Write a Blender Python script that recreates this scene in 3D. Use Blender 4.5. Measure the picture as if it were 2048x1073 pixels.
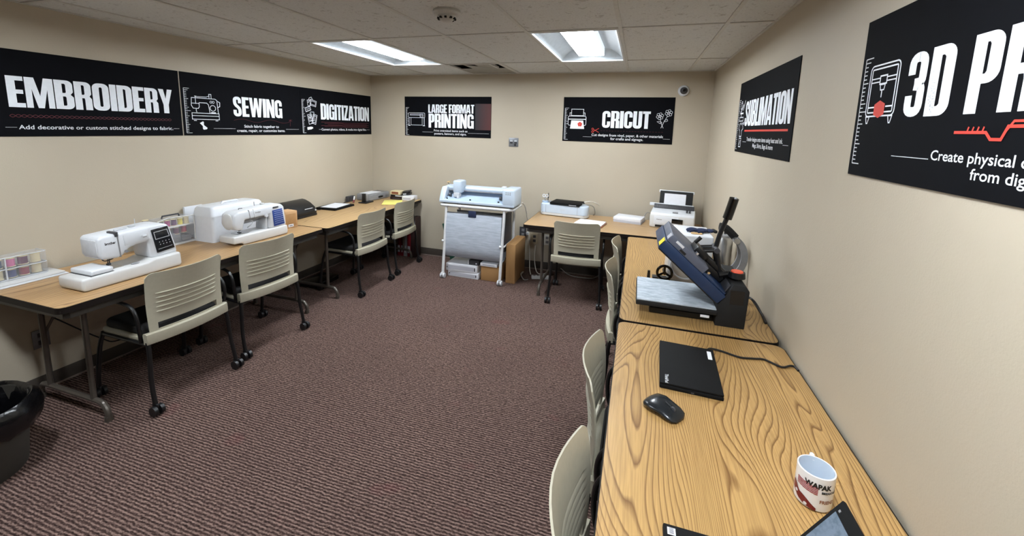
import bpy, bmesh, math, random
from mathutils import Vector, Matrix, Euler

# ---------------------------------------------------------------- scene, camera, light
for o in list(bpy.data.objects):
    bpy.data.objects.remove(o)
SC = bpy.context.scene
COL = SC.collection
PI = math.pi
W, H, YF, T = 4.045, 2.296, -7.4, 0.737      # room width, ceiling, wall behind the camera, table height

cam_d = bpy.data.cameras.new('camera')
cam_d.sensor_fit = 'HORIZONTAL'
cam_d.sensor_width = 36.0
cam_d.lens = 817.64 / 2048 * 36.0
cam_d.shift_y = -159.38 / 2048
cam_d.clip_start = 0.02
cam = bpy.data.objects.new('camera', cam_d)
COL.objects.link(cam)
_f = Vector((-0.28889, 0.94645, -0.14415)); _r = Vector((0.95494, 0.29558, 0.02688)); _u = Vector((-0.06805, 0.12989, 0.98919))
cam.matrix_world = Matrix(((_r.x, _u.x, -_f.x, 3.3598), (_r.y, _u.y, -_f.y, -4.6311), (_r.z, _u.z, -_f.z, 1.6662), (0, 0, 0, 1)))
SC.camera = cam

world = bpy.data.worlds.new('world'); SC.world = world
world.use_nodes = True
world.node_tree.nodes['Background'].inputs[0].default_value = (0.9, 0.95, 1.0, 1)
world.node_tree.nodes['Background'].inputs[1].default_value = 0.02

LAMP_STRENGTH = 46.0
SC.view_settings.view_transform = 'Standard'
SC.view_settings.look = 'None'
SC.view_settings.gamma = 1.0
SC.view_settings.use_curve_mapping = False
SC.view_settings.exposure = 0.50

# ---------------------------------------------------------------- helpers: materials
XLS = 0.013
def XL(y): return XLS*y      # the left wall runs slightly out of square
def lin(c):
    return tuple(((v/255)/12.92 if v/255 <= 0.04045 else ((v/255+0.055)/1.055)**2.4) for v in c) + (1.0,)

class NT:
    """small node-tree builder"""
    def __init__(self, name):
        self.m = bpy.data.materials.new(name); self.m.use_nodes = True
        self.t = self.m.node_tree; self.b = self.t.nodes['Principled BSDF']
    def n(self, kind, **kw):
        nd = self.t.nodes.new(kind)
        for k, v in kw.items():
            if k.startswith('_'): setattr(nd, k[1:], v)
        return nd
    def l(self, a, b): self.t.links.new(a, b)
    def math(self, op, a, b=None, c=None):
        nd = self.t.nodes.new('ShaderNodeMath'); nd.operation = op
        for i, v in enumerate((a, b, c)):
            if v is None: continue
            if isinstance(v, (int, float)): nd.inputs[i].default_value = v
            else: self.l(v, nd.inputs[i])
        return nd.outputs[0]
    def coords(self, scale=(1, 1, 1), loc=(0, 0, 0), kind='Object'):
        tc = self.t.nodes.new('ShaderNodeTexCoord'); mp = self.t.nodes.new('ShaderNodeMapping')
        mp.inputs['Scale'].default_value = scale; mp.inputs['Location'].default_value = loc
        self.l(tc.outputs[kind], mp.inputs['Vector']); return mp.outputs[0]
    def noise(self, vec, scale=5, detail=2, rough=0.5, dist=0.0):
        nd = self.t.nodes.new('ShaderNodeTexNoise')
        nd.inputs['Scale'].default_value = scale; nd.inputs['Detail'].default_value = detail
        nd.inputs['Roughness'].default_value = rough; nd.inputs['Distortion'].default_value = dist
        if vec is not None: self.l(vec, nd.inputs['Vector'])
        return nd.outputs['Fac']
    def ramp(self, fac, stops):
        nd = self.t.nodes.new('ShaderNodeValToRGB')
        els = nd.color_ramp.elements
        while len(els) < len(stops): els.new(0.5)
        for e, (p, c) in zip(els, stops): e.position = p; e.color = c
        self.l(fac, nd.inputs[0]); return nd.outputs[0]
    def mix(self, fac, a, b, blend='MIX'):
        nd = self.t.nodes.new('ShaderNodeMix'); nd.data_type = 'RGBA'; nd.blend_type = blend
        for s, v in ((0, fac), (6, a), (7, b)):
            if isinstance(v, (int, float)): nd.inputs[s].default_value = v
            elif isinstance(v, tuple): nd.inputs[s].default_value = v
            else: self.l(v, nd.inputs[s])
        return nd.outputs[2]
    def bump(self, h, strength=0.2, dist=0.01):
        nd = self.t.nodes.new('ShaderNodeBump'); nd.inputs['Strength'].default_value = strength; nd.inputs['Distance'].default_value = dist
        self.l(h, nd.inputs['Height']); self.l(nd.outputs[0], self.b.inputs['Normal'])

def mat(name, rgb, rough=0.5, metal=0.0, var=0.06, nscale=30, bump=0.0, spec=0.5, stretch=(1, 1, 1), bscale=None):
    k = NT(name); b = k.b
    v = k.coords(stretch)
    n = k.noise(v, nscale, 3)
    c = lin(rgb); d = tuple(x*(1-var) for x in c[:3])+(1,); e = tuple(min(1, x*(1+var)) for x in c[:3])+(1,)
    k.l(k.ramp(n, [(0.3, d), (0.7, e)]), b.inputs['Base Color'])
    b.inputs['Roughness'].default_value = rough; b.inputs['Metallic'].default_value = metal
    b.inputs['Specular IOR Level'].default_value = spec
    if bump: k.bump(k.noise(v, bscale or nscale*4, 2), bump, 0.004)
    return k.m

def wood(name, seed, base, dark, amp=13.0, freq=36.0, contrast=0.75, rough=0.38):
    k = NT(name); b = k.b
    tc = k.coords((1, 1, 1), (seed*3.7, seed*1.3, 0))
    sep = k.n('ShaderNodeSeparateXYZ'); k.l(tc, sep.inputs[0])
    v1 = k.coords((0.95, 4.4, 1), (seed*3.7, seed*5.1, seed))
    n1 = k.noise(v1, 1.0, 1.2, 0.45, 0.25)
    v2 = k.coords((2.5, 30, 1), (seed, seed, 0))
    n2 = k.noise(v2, 1.0, 2, 0.6)
    h = k.math('ADD', k.math('MULTIPLY', sep.outputs[1], freq), k.math('MULTIPLY', n1, amp))
    h = k.math('ADD', h, k.math('MULTIPLY', n2, 0.5))
    f = k.math('FRACT', h)
    line = k.ramp(f, [(0.0, (1, 1, 1, 1)), (0.07, (0.75, 0.75, 0.75, 1)), (0.26, (0.12, 0.12, 0.12, 1)), (0.90, (0, 0, 0, 1)), (1.0, (0.9, 0.9, 0.9, 1))])
    v3 = k.coords((7, 260, 1), (seed, 0, 0))
    pores = k.noise(v3, 1.0, 2, 0.6)
    v4 = k.coords((0.6, 2.4, 1), (seed*9, seed*2, 0))
    broad = k.noise(v4, 1.0, 2)
    c1 = k.mix(k.ramp(broad, [(0.3, (0, 0, 0, 1)), (0.7, (1, 1, 1, 1))]), lin(base), lin(tuple(min(255, x*1.08) for x in base)))
    c2 = k.mix(k.math('MULTIPLY', line, contrast), c1, lin(dark))
    pm = k.ramp(pores, [(0.42, (0, 0, 0, 1)), (0.62, (1, 1, 1, 1))])
    c3 = k.mix(k.math('MULTIPLY', pm, 0.28*contrast), c2, lin(dark))
    k.l(c3, b.inputs['Base Color'])
    b.inputs['Roughness'].default_value = rough; b.inputs['Specular IOR Level'].default_value = 0.4
    k.bump(k.math('ADD', line, pores), 0.06, 0.0006)
    return k.m

def carpet():
    k = NT('carpet'); b = k.b
    tc = k.coords(); sep = k.n('ShaderNodeSeparateXYZ'); k.l(tc, sep.inputs[0])
    wob = k.noise(k.coords((35, 35, 1)), 1.0, 1)
    y = k.math('ADD', sep.outputs[1], k.math('MULTIPLY', wob, 0.011))
    row = k.math('SINE', k.math('MULTIPLY', y, 2*PI/0.0150))
    row = k.math('ADD', k.math('MULTIPLY', row, 0.5), 0.5)
    loop = k.noise(k.coords((78, 165, 1)), 1.0, 2, 0.6)
    fleck = k.noise(k.coords((60, 150, 1), (3, 1, 0)), 1.0, 3, 0.7)
    broad = k.noise(k.coords((1.6, 2.2, 1), (8, 2, 0)), 1.0, 3)
    h = k.math('ADD', k.math('MULTIPLY', row, 0.40), k.math('MULTIPLY', loop, 1.05))
    col = k.ramp(h, [(0.36, lin((22, 14, 14))), (0.66, lin((76, 59, 54))), (1.0, lin((146, 121, 111)))])
    col = k.mix(k.ramp(fleck, [(0.60, (0, 0, 0, 1)), (0.74, (0.7, 0.7, 0.7, 1))]), col, lin((136, 113, 106)))
    mid = k.noise(k.coords((24, 55, 1), (5, 7, 0)), 1.0, 3, 0.75)
    col = k.mix(k.ramp(mid, [(0.30, (0.55, 0.55, 0.55, 1)), (0.52, (0, 0, 0, 1))]), col, lin((40, 28, 26)))
    red = k.noise(k.coords((3.2, 4, 1), (1, 9, 0)), 1.0, 3)
    col = k.mix(k.ramp(red, [(0.66, (0, 0, 0, 1)), (0.8, (0.32, 0.32, 0.32, 1))]), col, lin((112, 48, 56)))
    col = k.mix(k.ramp(broad, [(0.3, (0.16, 0.16, 0.16, 1)), (0.7, (0, 0, 0, 1))]), col, lin((50, 36, 36)))
    k.l(col, b.inputs['Base Color'])
    b.inputs['Roughness'].default_value = 0.95; b.inputs['Specular IOR Level'].default_value = 0.1
    k.bump(h, 0.55, 0.004)
    return k.m

def paint(name, rgb, bump=0.25):
    k = NT(name); b = k.b
    v = k.coords()
    n = k.noise(v, 1.3, 3); c = lin(rgb)
    k.l(k.ramp(n, [(0.3, tuple(x*0.96 for x in c[:3])+(1,)), (0.7, tuple(x*1.03 for x in c[:3])+(1,))]), b.inputs['Base Color'])
    b.inputs['Roughness'].default_value = 0.55; b.inputs['Specular IOR Level'].default_value = 0.35
    k.bump(k.math('ADD', k.noise(v, 160, 3, 0.6), k.math('MULTIPLY', k.noise(v, 45, 2), 0.8)), bump, 0.0022)
    return k.m

def tile_mat():
    k = NT('ceiling_tile'); b = k.b
    v = k.coords(kind='Object')
    f = k.noise(v, 90, 4, 0.65); g = k.noise(v, 28, 3, 0.6, 1.2)
    pits = k.ramp(g, [(0.34, (0.0, 0.0, 0.0, 1)), (0.40, (1, 1, 1, 1))])
    c = k.mix(k.ramp(f, [(0.3, (0, 0, 0, 1)), (0.7, (1, 1, 1, 1))]), lin((202, 203, 202)), lin((218, 219, 217)))
    c = k.mix(pits, lin((182, 181, 178)), c)
    k.l(c, b.inputs['Base Color']); b.inputs['Roughness'].default_value = 0.9; b.inputs['Specular IOR Level'].default_value = 0.15
    k.bump(k.math('ADD', f, pits), 0.35, 0.003)
    return k.m

def emit(name, rgb, strength):
    k = NT(name); b = k.b
    b.inputs['Base Color'].default_value = lin((240, 240, 240))
    n = k.noise(k.coords(), 4, 1)
    k.l(k.ramp(n, [(0.3, tuple(x*0.98 for x in lin(rgb)[:3])+(1,)), (0.7, lin(rgb))]), b.inputs['Emission Color'])
    b.inputs['Emission Strength'].default_value = strength
    return k.m

def clear(name, rgb=(235, 238, 245), alpha=0.28, rough=0.12):
    k = NT(name); b = k.b
    n = k.noise(k.coords((4, 30, 30)), 3, 2)
    k.l(k.ramp(n, [(0.3, lin(tuple(x*0.9 for x in rgb))), (0.7, lin(rgb))]), b.inputs['Base Color'])
    b.inputs['Roughness'].default_value = rough; b.inputs['Alpha'].default_value = alpha
    b.inputs['Specular IOR Level'].default_value = 0.7
    return k.m

def fabric(name, c1, c2, sx, sy, rough=0.9):
    k = NT(name); b = k.b
    n = k.noise(k.coords((sx, sy, sy)), 1.0, 3, 0.65)
    k.l(k.ramp(n, [(0.32, lin(c1)), (0.68, lin(c2))]), b.inputs['Base Color'])
    b.inputs['Roughness'].default_value = rough; b.inputs['Specular IOR Level'].default_value = 0.2
    k.bump(n, 0.2, 0.002)
    return k.m

def screen_mat(name):
    k = NT(name); b = k.b
    n = k.noise(k.coords((60, 60, 60)), 1.0, 4, 0.7)
    v = k.noise(k.coords((6, 6, 6)), 1.0, 2)
    c = k.mix(k.ramp(n, [(0.45, (0, 0, 0, 1)), (0.62, (0.5, 0.5, 0.5, 1))]), lin((96, 108, 122)), lin((60, 78, 88)))
    c = k.mix(k.ramp(v, [(0.4, (0, 0, 0, 1)), (0.6, (0.4, 0.4, 0.4, 1))]), c, lin((110, 120, 132)))
    k.l(c, b.inputs['Base Color']); k.l(c, b.inputs['Emission Color']); b.inputs['Emission Strength'].default_value = 0.25
    b.inputs['Roughness'].default_value = 0.2
    return k.m

M = {}
M['wall'] = paint('wall_paint', (186, 175, 156))
M['wall_dark'] = paint('bounce_cut_wall_paint', (92, 84, 74))  # dark tone added to the unseen front wall to cut bounced light
M['base'] = mat('baseboard_vinyl', (70, 63, 57), 0.5)
M['trim'] = mat('baseboard_lip', (128, 112, 104), 0.6)
M['carpet'] = carpet()
M['tile'] = tile_mat()
M['grid'] = mat('ceiling_grid_white', (196, 195, 190), 0.5)
M['oak_r1'] = wood('oak_laminate_a', 1.0, (172, 137, 86), (100, 66, 32), 37, 96, 0.88)
M['oak_r2'] = wood('oak_laminate_b', 2.6, (172, 138, 88), (100, 66, 32), 37, 96, 0.88)
M['oak_b'] = wood('oak_laminate_c', 4.2, (180, 149, 110), (128, 96, 62), 10, 42, 0.7)
M['oak_l1'] = wood('oak_laminate_d', 5.7, (180, 146, 103), (112, 78, 46), 12, 40, 0.95)
M['oak_l2'] = wood('oak_laminate_e', 7.1, (182, 151, 108), (126, 92, 56), 9, 36, 0.75)
M['edge'] = mat('table_edge_vinyl', (20, 13, 10), 0.6, spec=0.25)
M['apron'] = mat('table_apron_steel', (66, 63, 58), 0.45, 0.2)
M['tube'] = mat('table_leg_steel', (88, 81, 74), 0.35, 0.35)
M['shell'] = mat('chair_beige_plastic', (172, 166, 147), 0.45, 0, 0.03, 60, 0.04, 0.4, bscale=700)
M['cushion'] = mat('chair_black_fabric', (19, 17, 17), 0.9, 0, 0.2, 200, 0.3)
M['black_tube'] = mat('black_powder_coat', (17, 17, 18), 0.35)
M['black'] = mat('black_plastic', (20, 20, 22), 0.4)
M['mouse'] = mat('mouse_plastic', (24, 28, 32), 0.25)
M['gloss_black'] = mat('gloss_black_plastic', (10, 10, 12), 0.12)
M['matte_black'] = mat('matte_black', (16, 16, 17), 0.75)
M['laptop'] = mat('laptop_black', (13, 13, 14), 0.75, 0, 0.1, 400, 0.05, 0.2)
M['darkgrey'] = mat('dark_grey_plastic', (62, 62, 66), 0.5)
M['grey'] = mat('grey_plastic', (132, 132, 134), 0.5)
M['lightgrey'] = mat('light_grey_plastic', (196, 198, 202), 0.45)
M['white'] = mat('white_plastic', (216, 219, 224), 0.32, 0, 0.02)
M['offwhite'] = mat('off_white_plastic', (206, 206, 205), 0.4, 0, 0.02)
M['bluewhite'] = mat('ice_blue_white_plastic', (192, 205, 219), 0.32, 0, 0.02)
M['iceblue'] = mat('ice_blue_panel', (172, 190, 210), 0.35, 0, 0.02)
M['white_metal'] = mat('white_powder_coat', (220, 220, 220), 0.3)
M['steel'] = mat('brushed_steel', (190, 190, 190), 0.28, 0.9, stretch=(1, 40, 1))
M['chrome'] = mat('chrome', (225, 225, 225), 0.1, 1.0)
M['paper'] = mat('white_paper', (222, 223, 228), 0.8, 0, 0.02)
M['papergrey'] = mat('paper_edges', (180, 180, 188), 0.85, 0, 0.06, 60, stretch=(1, 1, 60))
M['yellow'] = mat('yellow_paper', (236, 226, 122), 0.8, 0, 0.03)
M['yellowsticker'] = mat('yellow_sticker', (232, 210, 40), 0.5)
M['card'] = mat('cardboard', (164, 124, 78), 0.85, 0, 0.06, 60, 0.05, stretch=(1, 1, 12))
M['card2'] = mat('cardboard_pale', (186, 148, 106), 0.85, 0, 0.05, 60, 0.05)
M['card_tape'] = mat('cardboard_tape', (164, 124, 80), 0.6)  # brown for tape, flaps and seams, close to the carton colour
M['printink'] = mat('printed_grey', (120, 118, 118), 0.7)
M['ink'] = mat('printed_black', (22, 20, 20), 0.7)
M['banner'] = mat('banner_black', (7, 8, 13), 0.8, 0, 0.15, 12, 0.02, 0.12)
M['letter'] = mat('banner_white_print', (238, 242, 248), 0.6, 0, 0.03, 50)
M['caption'] = mat('banner_caption_print', (226, 228, 232), 0.6)
M['red'] = mat('banner_red_print', (208, 62, 48), 0.6)
M['darkred'] = mat('banner_dark_red_print', (78, 20, 30), 0.6)
M['navy'] = mat('press_navy_enamel', (30, 52, 86), 0.4, 0, 0.05)
M['pressgrey'] = mat('press_top_blue_grey', (92, 97, 112), 0.5)
M['felt'] = fabric('press_pad_silvery', (150, 159, 168), (190, 198, 205), 20, 60)
M['greyfabric'] = fabric('grey_heather_fabric', (164, 171, 182), (190, 197, 207), 8, 90)
M['clear'] = clear('clear_plastic', (228, 232, 240), 0.10)
M['smoke'] = clear('smoky_clear_plastic', (170, 172, 176), 0.6, 0.2)
M['glass'] = clear('grey_glass', (140, 138, 132), 0.55, 0.08)
M['bag'] = mat('black_bin_bag', (9, 9, 11), 0.22, 0, 0.2, 25, 0.6, bscale=30)
M['bin'] = mat('bin_dark_grey', (58, 55, 50), 0.6)
M['lampmat'] = emit('troffer_lens', (240, 248, 255), LAMP_STRENGTH)
M['lampmat2'] = emit('square_troffer_lens', (240, 248, 255), LAMP_STRENGTH*2.3)
M['reflector'] = mat('troffer_reflector', (172, 179, 184), 0.45)
M['basket'] = emit('troffer_basket_perforated', (225, 238, 250), 0.6)
M['lampframe'] = mat('troffer_frame', (225, 228, 228), 0.4)
M['dark'] = mat('duct_interior_dark', (16, 16, 18), 0.9)
M['ventgrey'] = mat('vent_face_grey', (150, 146, 136), 0.6)
M['blue'] = mat('blue_print', (38, 66, 140), 0.5)
M['bluebox'] = mat('blue_box_print', (70, 140, 200), 0.5)
M['glove'] = mat('navy_glove_fabric', (32, 42, 72), 0.9, 0, 0.15, 80, 0.3)
M['rubber'] = mat('tan_rubber_band', (206, 170, 118), 0.6)
M['darkbrown'] = mat('dark_brown_card', (46, 26, 24), 0.6)
M['green'] = mat('dark_green_vinyl', (18, 70, 56), 0.4)
M['redbook'] = mat('red_binding', (112, 18, 28), 0.5)
M['orange'] = mat('red_orange_knob', (238, 92, 62), 0.4)
M['wire_w'] = mat('white_cable', (222, 220, 212), 0.5)
M['wire_g'] = mat('grey_cable', (150, 148, 142), 0.5)
M['plate'] = mat('wall_plate_ivory', (196, 184, 158), 0.5)
M['plate_grey'] = mat('wall_plate_steel', (128, 130, 134), 0.4, 0.5)
M['mug'] = mat('mug_ceramic', (238, 238, 240), 0.15, 0, 0.01)
M['muginside'] = mat('mug_glaze_inside', (205, 215, 226), 0.15, 0, 0.01)
M['mugred'] = mat('mug_dark_red_print', (112, 26, 32), 0.3)
M['mugpink'] = mat('mug_flag_print', (160, 58, 70), 0.3)
M['brownink'] = mat('mug_brown_print', (130, 78, 58), 0.3)
M['screen'] = screen_mat('laptop_screen')
M['lcd'] = mat('machine_lcd', (30, 32, 36), 0.15)
for nm, c in dict(t_purple=(88, 34, 82), t_navy=(44, 50, 112), t_yellow=(226, 208, 60), t_pink=(206, 98, 150), t_red=(150, 32, 52), t_cream=(222, 208, 168), t_teal=(42, 60, 82), t_brown=(96, 74, 58), t_magenta=(176, 52, 118), t_plum=(92, 34, 60)).items():
    M[nm] = mat('thread_'+nm[2:], c, 0.7, 0, 0.12, 60, 0.3, stretch=(1, 1, 12))

# ---------------------------------------------------------------- helpers: geometry
class MB:
    """collects shapes and links them as one mesh object"""
    def __init__(self): self.bm = bmesh.new()
    def _add(self, tmp, mtx=None):
        if mtx is not None: tmp.transform(mtx)
        me = bpy.data.meshes.new('tmp'); tmp.to_mesh(me); tmp.free(); self.bm.from_mesh(me); bpy.data.meshes.remove(me); return self
    def box(self, c, s, r=0.0, seg=2, rot=None):
        t = bmesh.new(); bmesh.ops.create_cube(t, size=1.0); t.transform(Matrix.Diagonal((s[0], s[1], s[2], 1)))
        if r > 0: bmesh.ops.bevel(t, geom=t.edges[:], offset=min(r, min(s)*0.49), segments=seg, profile=0.5, affect='EDGES')
        m = Matrix.Translation(c)
        if rot is not None: m = m @ Euler(rot).to_matrix().to_4x4()
        return self._add(t, m)
    def lohi(self, lo, hi, r=0.0, seg=2):
        return self.box([(a+b)/2 for a, b in zip(lo, hi)], [abs(b-a) for a, b in zip(lo, hi)], r, seg)
    def cyl(self, p, q, r, r2=None, seg=16):
        p = Vector(p); q = Vector(q); d = q-p
        t = bmesh.new(); bmesh.ops.create_cone(t, cap_ends=True, segments=seg, radius1=r, radius2=r if r2 is None else r2, depth=d.length)
        return self._add(t, Matrix.Translation((p+q)/2) @ d.to_track_quat('Z', 'Y').to_matrix().to_4x4())
    def sphere(self, c, s, seg=16):
        t = bmesh.new(); bmesh.ops.create_uvsphere(t, u_segments=seg, v_segments=max(6, seg//2), radius=1.0)
        s = (s, s, s) if isinstance(s, (int, float)) else s
        return self._add(t, Matrix.Translation(c) @ Matrix.Diagonal((s[0], s[1], s[2], 1)))
    def tube(self, pts, r, seg=10, closed=False, smooth=0, cap=True):
        pts = [Vector(p) for p in pts]
        if smooth: pts = crspline(pts, smooth, closed)
        n = len(pts); rings = []; up = None
        for i, p in enumerate(pts):
            a = pts[(i-1) % n] if (closed or i > 0) else p; b = pts[(i+1) % n] if (closed or i < n-1) else p
            d = (b-a).normalized()
            if up is None:
                up = Vector((0, 0, 1)) if abs(d.z) < 0.9 else Vector((1, 0, 0))
            x = d.cross(up)
            if x.length < 1e-6: x = d.orthogonal()
            x.normalize(); up = x.cross(d).normalized()
            rr = r[i*len(r)//n] if isinstance(r, (list, tuple)) else r
            rings.append([self.bm.verts.new(p + x*rr*math.cos(2*PI*k/seg) + up*rr*math.sin(2*PI*k/seg)) for k in range(seg)])
        m = n if closed else n-1
        for i in range(m):
            A, B = rings[i], rings[(i+1) % n]
            for k in range(seg): self.bm.faces.new((A[k], A[(k+1) % seg], B[(k+1) % seg], B[k]))
        if not closed and cap: self.bm.faces.new(rings[0][::-1]); self.bm.faces.new(rings[-1])
        return self
    def lathe(self, prof, seg=24, c=(0, 0, 0), sx=1.0, sy=1.0):
        rings = []
        for r, z in prof:
            if r < 1e-5: rings.append([self.bm.verts.new((c[0], c[1], c[2]+z))])
            else: rings.append([self.bm.verts.new((c[0]+sx*r*math.cos(2*PI*k/seg), c[1]+sy*r*math.sin(2*PI*k/seg), c[2]+z)) for k in range(seg)])
        for A, B in zip(rings, rings[1:]):
            for k in range(seg):
                q = [A[k % len(A)], A[(k+1) % len(A)], B[(k+1) % len(B)], B[k % len(B)]]
                f = []
                for v in q:
                    if v not in f: f.append(v)
                if len(f) > 2: self.bm.faces.new(f)
        return self
    def prism(self, poly, lo, hi, axis='z', r=0.0, seg=2):
        """polygon (list of 2-D points) extruded along an axis; the other two axes follow in xyz order"""
        t = bmesh.new(); idx = 'xyz'.index(axis); oth = [i for i in range(3) if i != idx]
        def P(a, b, h):
            v = [0, 0, 0]; v[oth[0]] = a; v[oth[1]] = b; v[idx] = h; return v
        A = [t.verts.new(P(a, b, lo)) for a, b in poly]; B = [t.verts.new(P(a, b, hi)) for a, b in poly]
        n = len(poly)
        t.faces.new(A); t.faces.new(B[::-1])
        for i in range(n): t.faces.new((A[i], B[i], B[(i+1) % n], A[(i+1) % n]))
        bmesh.ops.recalc_face_normals(t, faces=t.faces[:])
        if r > 0:
            e = [x for x in t.edges if len(x.link_faces) == 2 and x.calc_face_angle(0) > 0.5]
            bmesh.ops.bevel(t, geom=e, offset=r, segments=seg, profile=0.5, affect='EDGES')
        return self._add(t)
    def grid(self, fn, us, vs, thick=0.0, hole=None):
        t = bmesh.new()
        g = [[t.verts.new(fn(u, v)) for u in us] for v in vs]
        for j in range(len(vs)-1):
            for i in range(len(us)-1):
                if hole and hole((us[i]+us[i+1])/2, (vs[j]+vs[j+1])/2): continue
                t.faces.new((g[j][i], g[j][i+1], g[j+1][i+1], g[j+1][i]))
        loose = [v for v in t.verts if not v.link_faces]
        bmesh.ops.delete(t, geom=loose, context='VERTS')
        if thick: bmesh.ops.solidify(t, geom=t.faces[:], thickness=thick)
        bmesh.ops.recalc_face_normals(t, faces=t.faces[:])
        return self._add(t)
    def faces2d(self, verts, faces, fn):
        vs = [self.bm.verts.new(fn(x, y)) for x, y in verts]
        for f in faces:
            try: self.bm.faces.new([vs[i] for i in f])
            except ValueError: pass
        return self
    def loft(self, rings, cap=True):
        R = [[self.bm.verts.new(p) for p in r] for r in rings]; n = len(R[0])
        for A, B in zip(R, R[1:]):
            for k in range(n): self.bm.faces.new((A[k], A[(k+1) % n], B[(k+1) % n], B[k]))
        if cap: self.bm.faces.new(R[0][::-1]); self.bm.faces.new(R[-1])
        return self
    def build(self, name, m, parent=None, ang=35, loc=None, smooth=True, fixn=True):
        if fixn: bmesh.ops.recalc_face_normals(self.bm, faces=self.bm.faces[:])
        me = bpy.data.meshes.new(name); self.bm.to_mesh(me); self.bm.free()
        me.materials.append(M[m] if isinstance(m, str) else m)
        if smooth:
            me.shade_smooth(); me.set_sharp_from_angle(angle=math.radians(ang))
        o = bpy.data.objects.new(name, me); COL.objects.link(o)
        if parent is not None: o.parent = parent
        if loc is not None: o.location = loc
        return o

def crspline(pts, k, closed=False):
    out = []; n = len(pts)
    for i in range(n if closed else n-1):
        p0 = pts[(i-1) % n] if (closed or i > 0) else pts[0]; p1 = pts[i]; p2 = pts[(i+1) % n]; p3 = pts[(i+2) % n] if (closed or i < n-2) else pts[-1]
        for j in range(k):
            t = j/k
            out.append(0.5*((2*p1)+(p2-p0)*t+(2*p0-5*p1+4*p2-p3)*t*t+(3*p1-p0-3*p2+p3)*t*t*t))
    if not closed: out.append(pts[-1])
    return out

def thing(name, label, cat, loc=(0, 0, 0), rz=0.0, group=None):
    o = bpy.data.objects.new(name, None); COL.objects.link(o); o.empty_display_size = 0.1
    o.location = loc; o.rotation_euler = (0, 0, rz); o['label'] = label; o['category'] = cat
    if group: o['group'] = group
    return o
def tag(o, label, cat, group=None):
    o['label'] = label; o['category'] = cat
    if group: o['group'] = group
    return o
def struct(o): o['kind'] = 'structure'; return o
def dup(root, loc, rz, label, group=None):
    def cp(o, par):
        c = o.copy(); COL.objects.link(c); c.parent = par
        for ch in list(o.children): cp(ch, c)
        return c
    r = cp(root, None); r.location = loc; r.rotation_euler = (0, 0, rz); r['label'] = label
    if group: r['group'] = group
    return r
def rrect(x0, y0, x1, y1, r, n=5):
    out = []
    for cx, cy, a in ((x1-r, y1-r, 0), (x0+r, y1-r, 90), (x0+r, y0+r, 180), (x1-r, y0+r, 270)):
        for i in range(n+1):
            t = math.radians(a+90*i/n); out.append((cx+r*math.cos(t), cy+r*math.sin(t)))
    return out
# ---------------------------------------------------------------- room shell
struct(MB().lohi((-0.2, YF-0.2, -0.1), (W+0.2, 0.2, 0.0)).build('floor', 'carpet'))
def skew(o):
    o.matrix_world = Matrix(((1, XLS, 0, 0), (-XLS, 1, 0, 0), (0, 0, 1, 0), (0, 0, 0, 1))).normalized(); return o
skew(struct(MB().lohi((-0.15, YF-0.1, 0), (0, 0.02, H+0.25)).build('wall_left', 'wall')))
struct(MB().lohi((-0.15, 0, 0), (W+0.15, 0.15, H+0.25)).build('wall_back', 'wall'))
struct(MB().lohi((W, YF, 0), (W+0.15, 0, H+0.25)).build('wall_right', 'wall'))
struct(MB().lohi((-0.15, YF-0.15, 0), (W+0.15, YF, H+0.25)).build('wall_front', 'wall_dark'))  # out of view; set far back and dark to lose stray fill light
for nm, lo, hi in (('left', (0, YF, 0), (0.008, -0.008, 0.09)), ('back', (0.008, -0.008, 0), (W-0.008, 0, 0.1)), ('right', (W-0.008, YF, 0), (W, 0, 0.1))):
    b = struct(MB().lohi(lo, hi, 0.002).build('baseboard_'+nm, 'base'))
    lo2 = list(lo); hi2 = list(hi); hi2[2] = 0.012
    if nm == 'left': hi2[0] = 0.016
    elif nm == 'back': lo2[1] = -0.016
    else: lo2[0] = W-0.016
    MB().lohi(lo2, hi2, 0.003).build('toe_lip', 'trim', b)
    if nm == 'left': skew(b)

ceil = struct(MB().lohi((-0.15, YF-0.15, H+0.2), (W+0.15, 0.15, H+0.25)).build('ceiling', 'tile'))
GX = [-0.09]+[0.231+0.5942*k for k in range(7)]+[W]
GY = [0.0, -0.736, -1.929, -3.122, -4.315, -5.508, -6.701, YF]
lights = {(2, 1), (5, 1), (2, 3), (6, 3)}; vent_cell = (3, 0)
for i in range(len(GX)-1):
    for j in range(len(GY)-1):
        if (i, j) in lights or (i, j) == vent_cell: continue
        MB().lohi((GX[i]+0.008, GY[j+1]+0.008, H+0.004), (GX[i+1]-0.008, GY[j]-0.008, H+0.018)).build('ceiling_tile', 'tile', ceil, smooth=False)
for x in GX[1:-1]: MB().lohi((x-0.011, YF, H-0.002), (x+0.011, 0, H+0.03)).build('grid_bar', 'grid', ceil, smooth=False)
for y in GY[1:-1]: MB().lohi((-0.09, y-0.011, H-0.001), (W, y+0.011, H+0.029)).build('grid_bar', 'grid', ceil, smooth=False)
for lo, hi in (((W-0.014, YF, H-0.003), (W, 0, H+0.02)), ((0.014, -0.014, H-0.003), (W-0.014, 0, H+0.02))):
    MB().lohi(lo, hi).build('grid_bar', 'grid', ceil, smooth=False)

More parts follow.
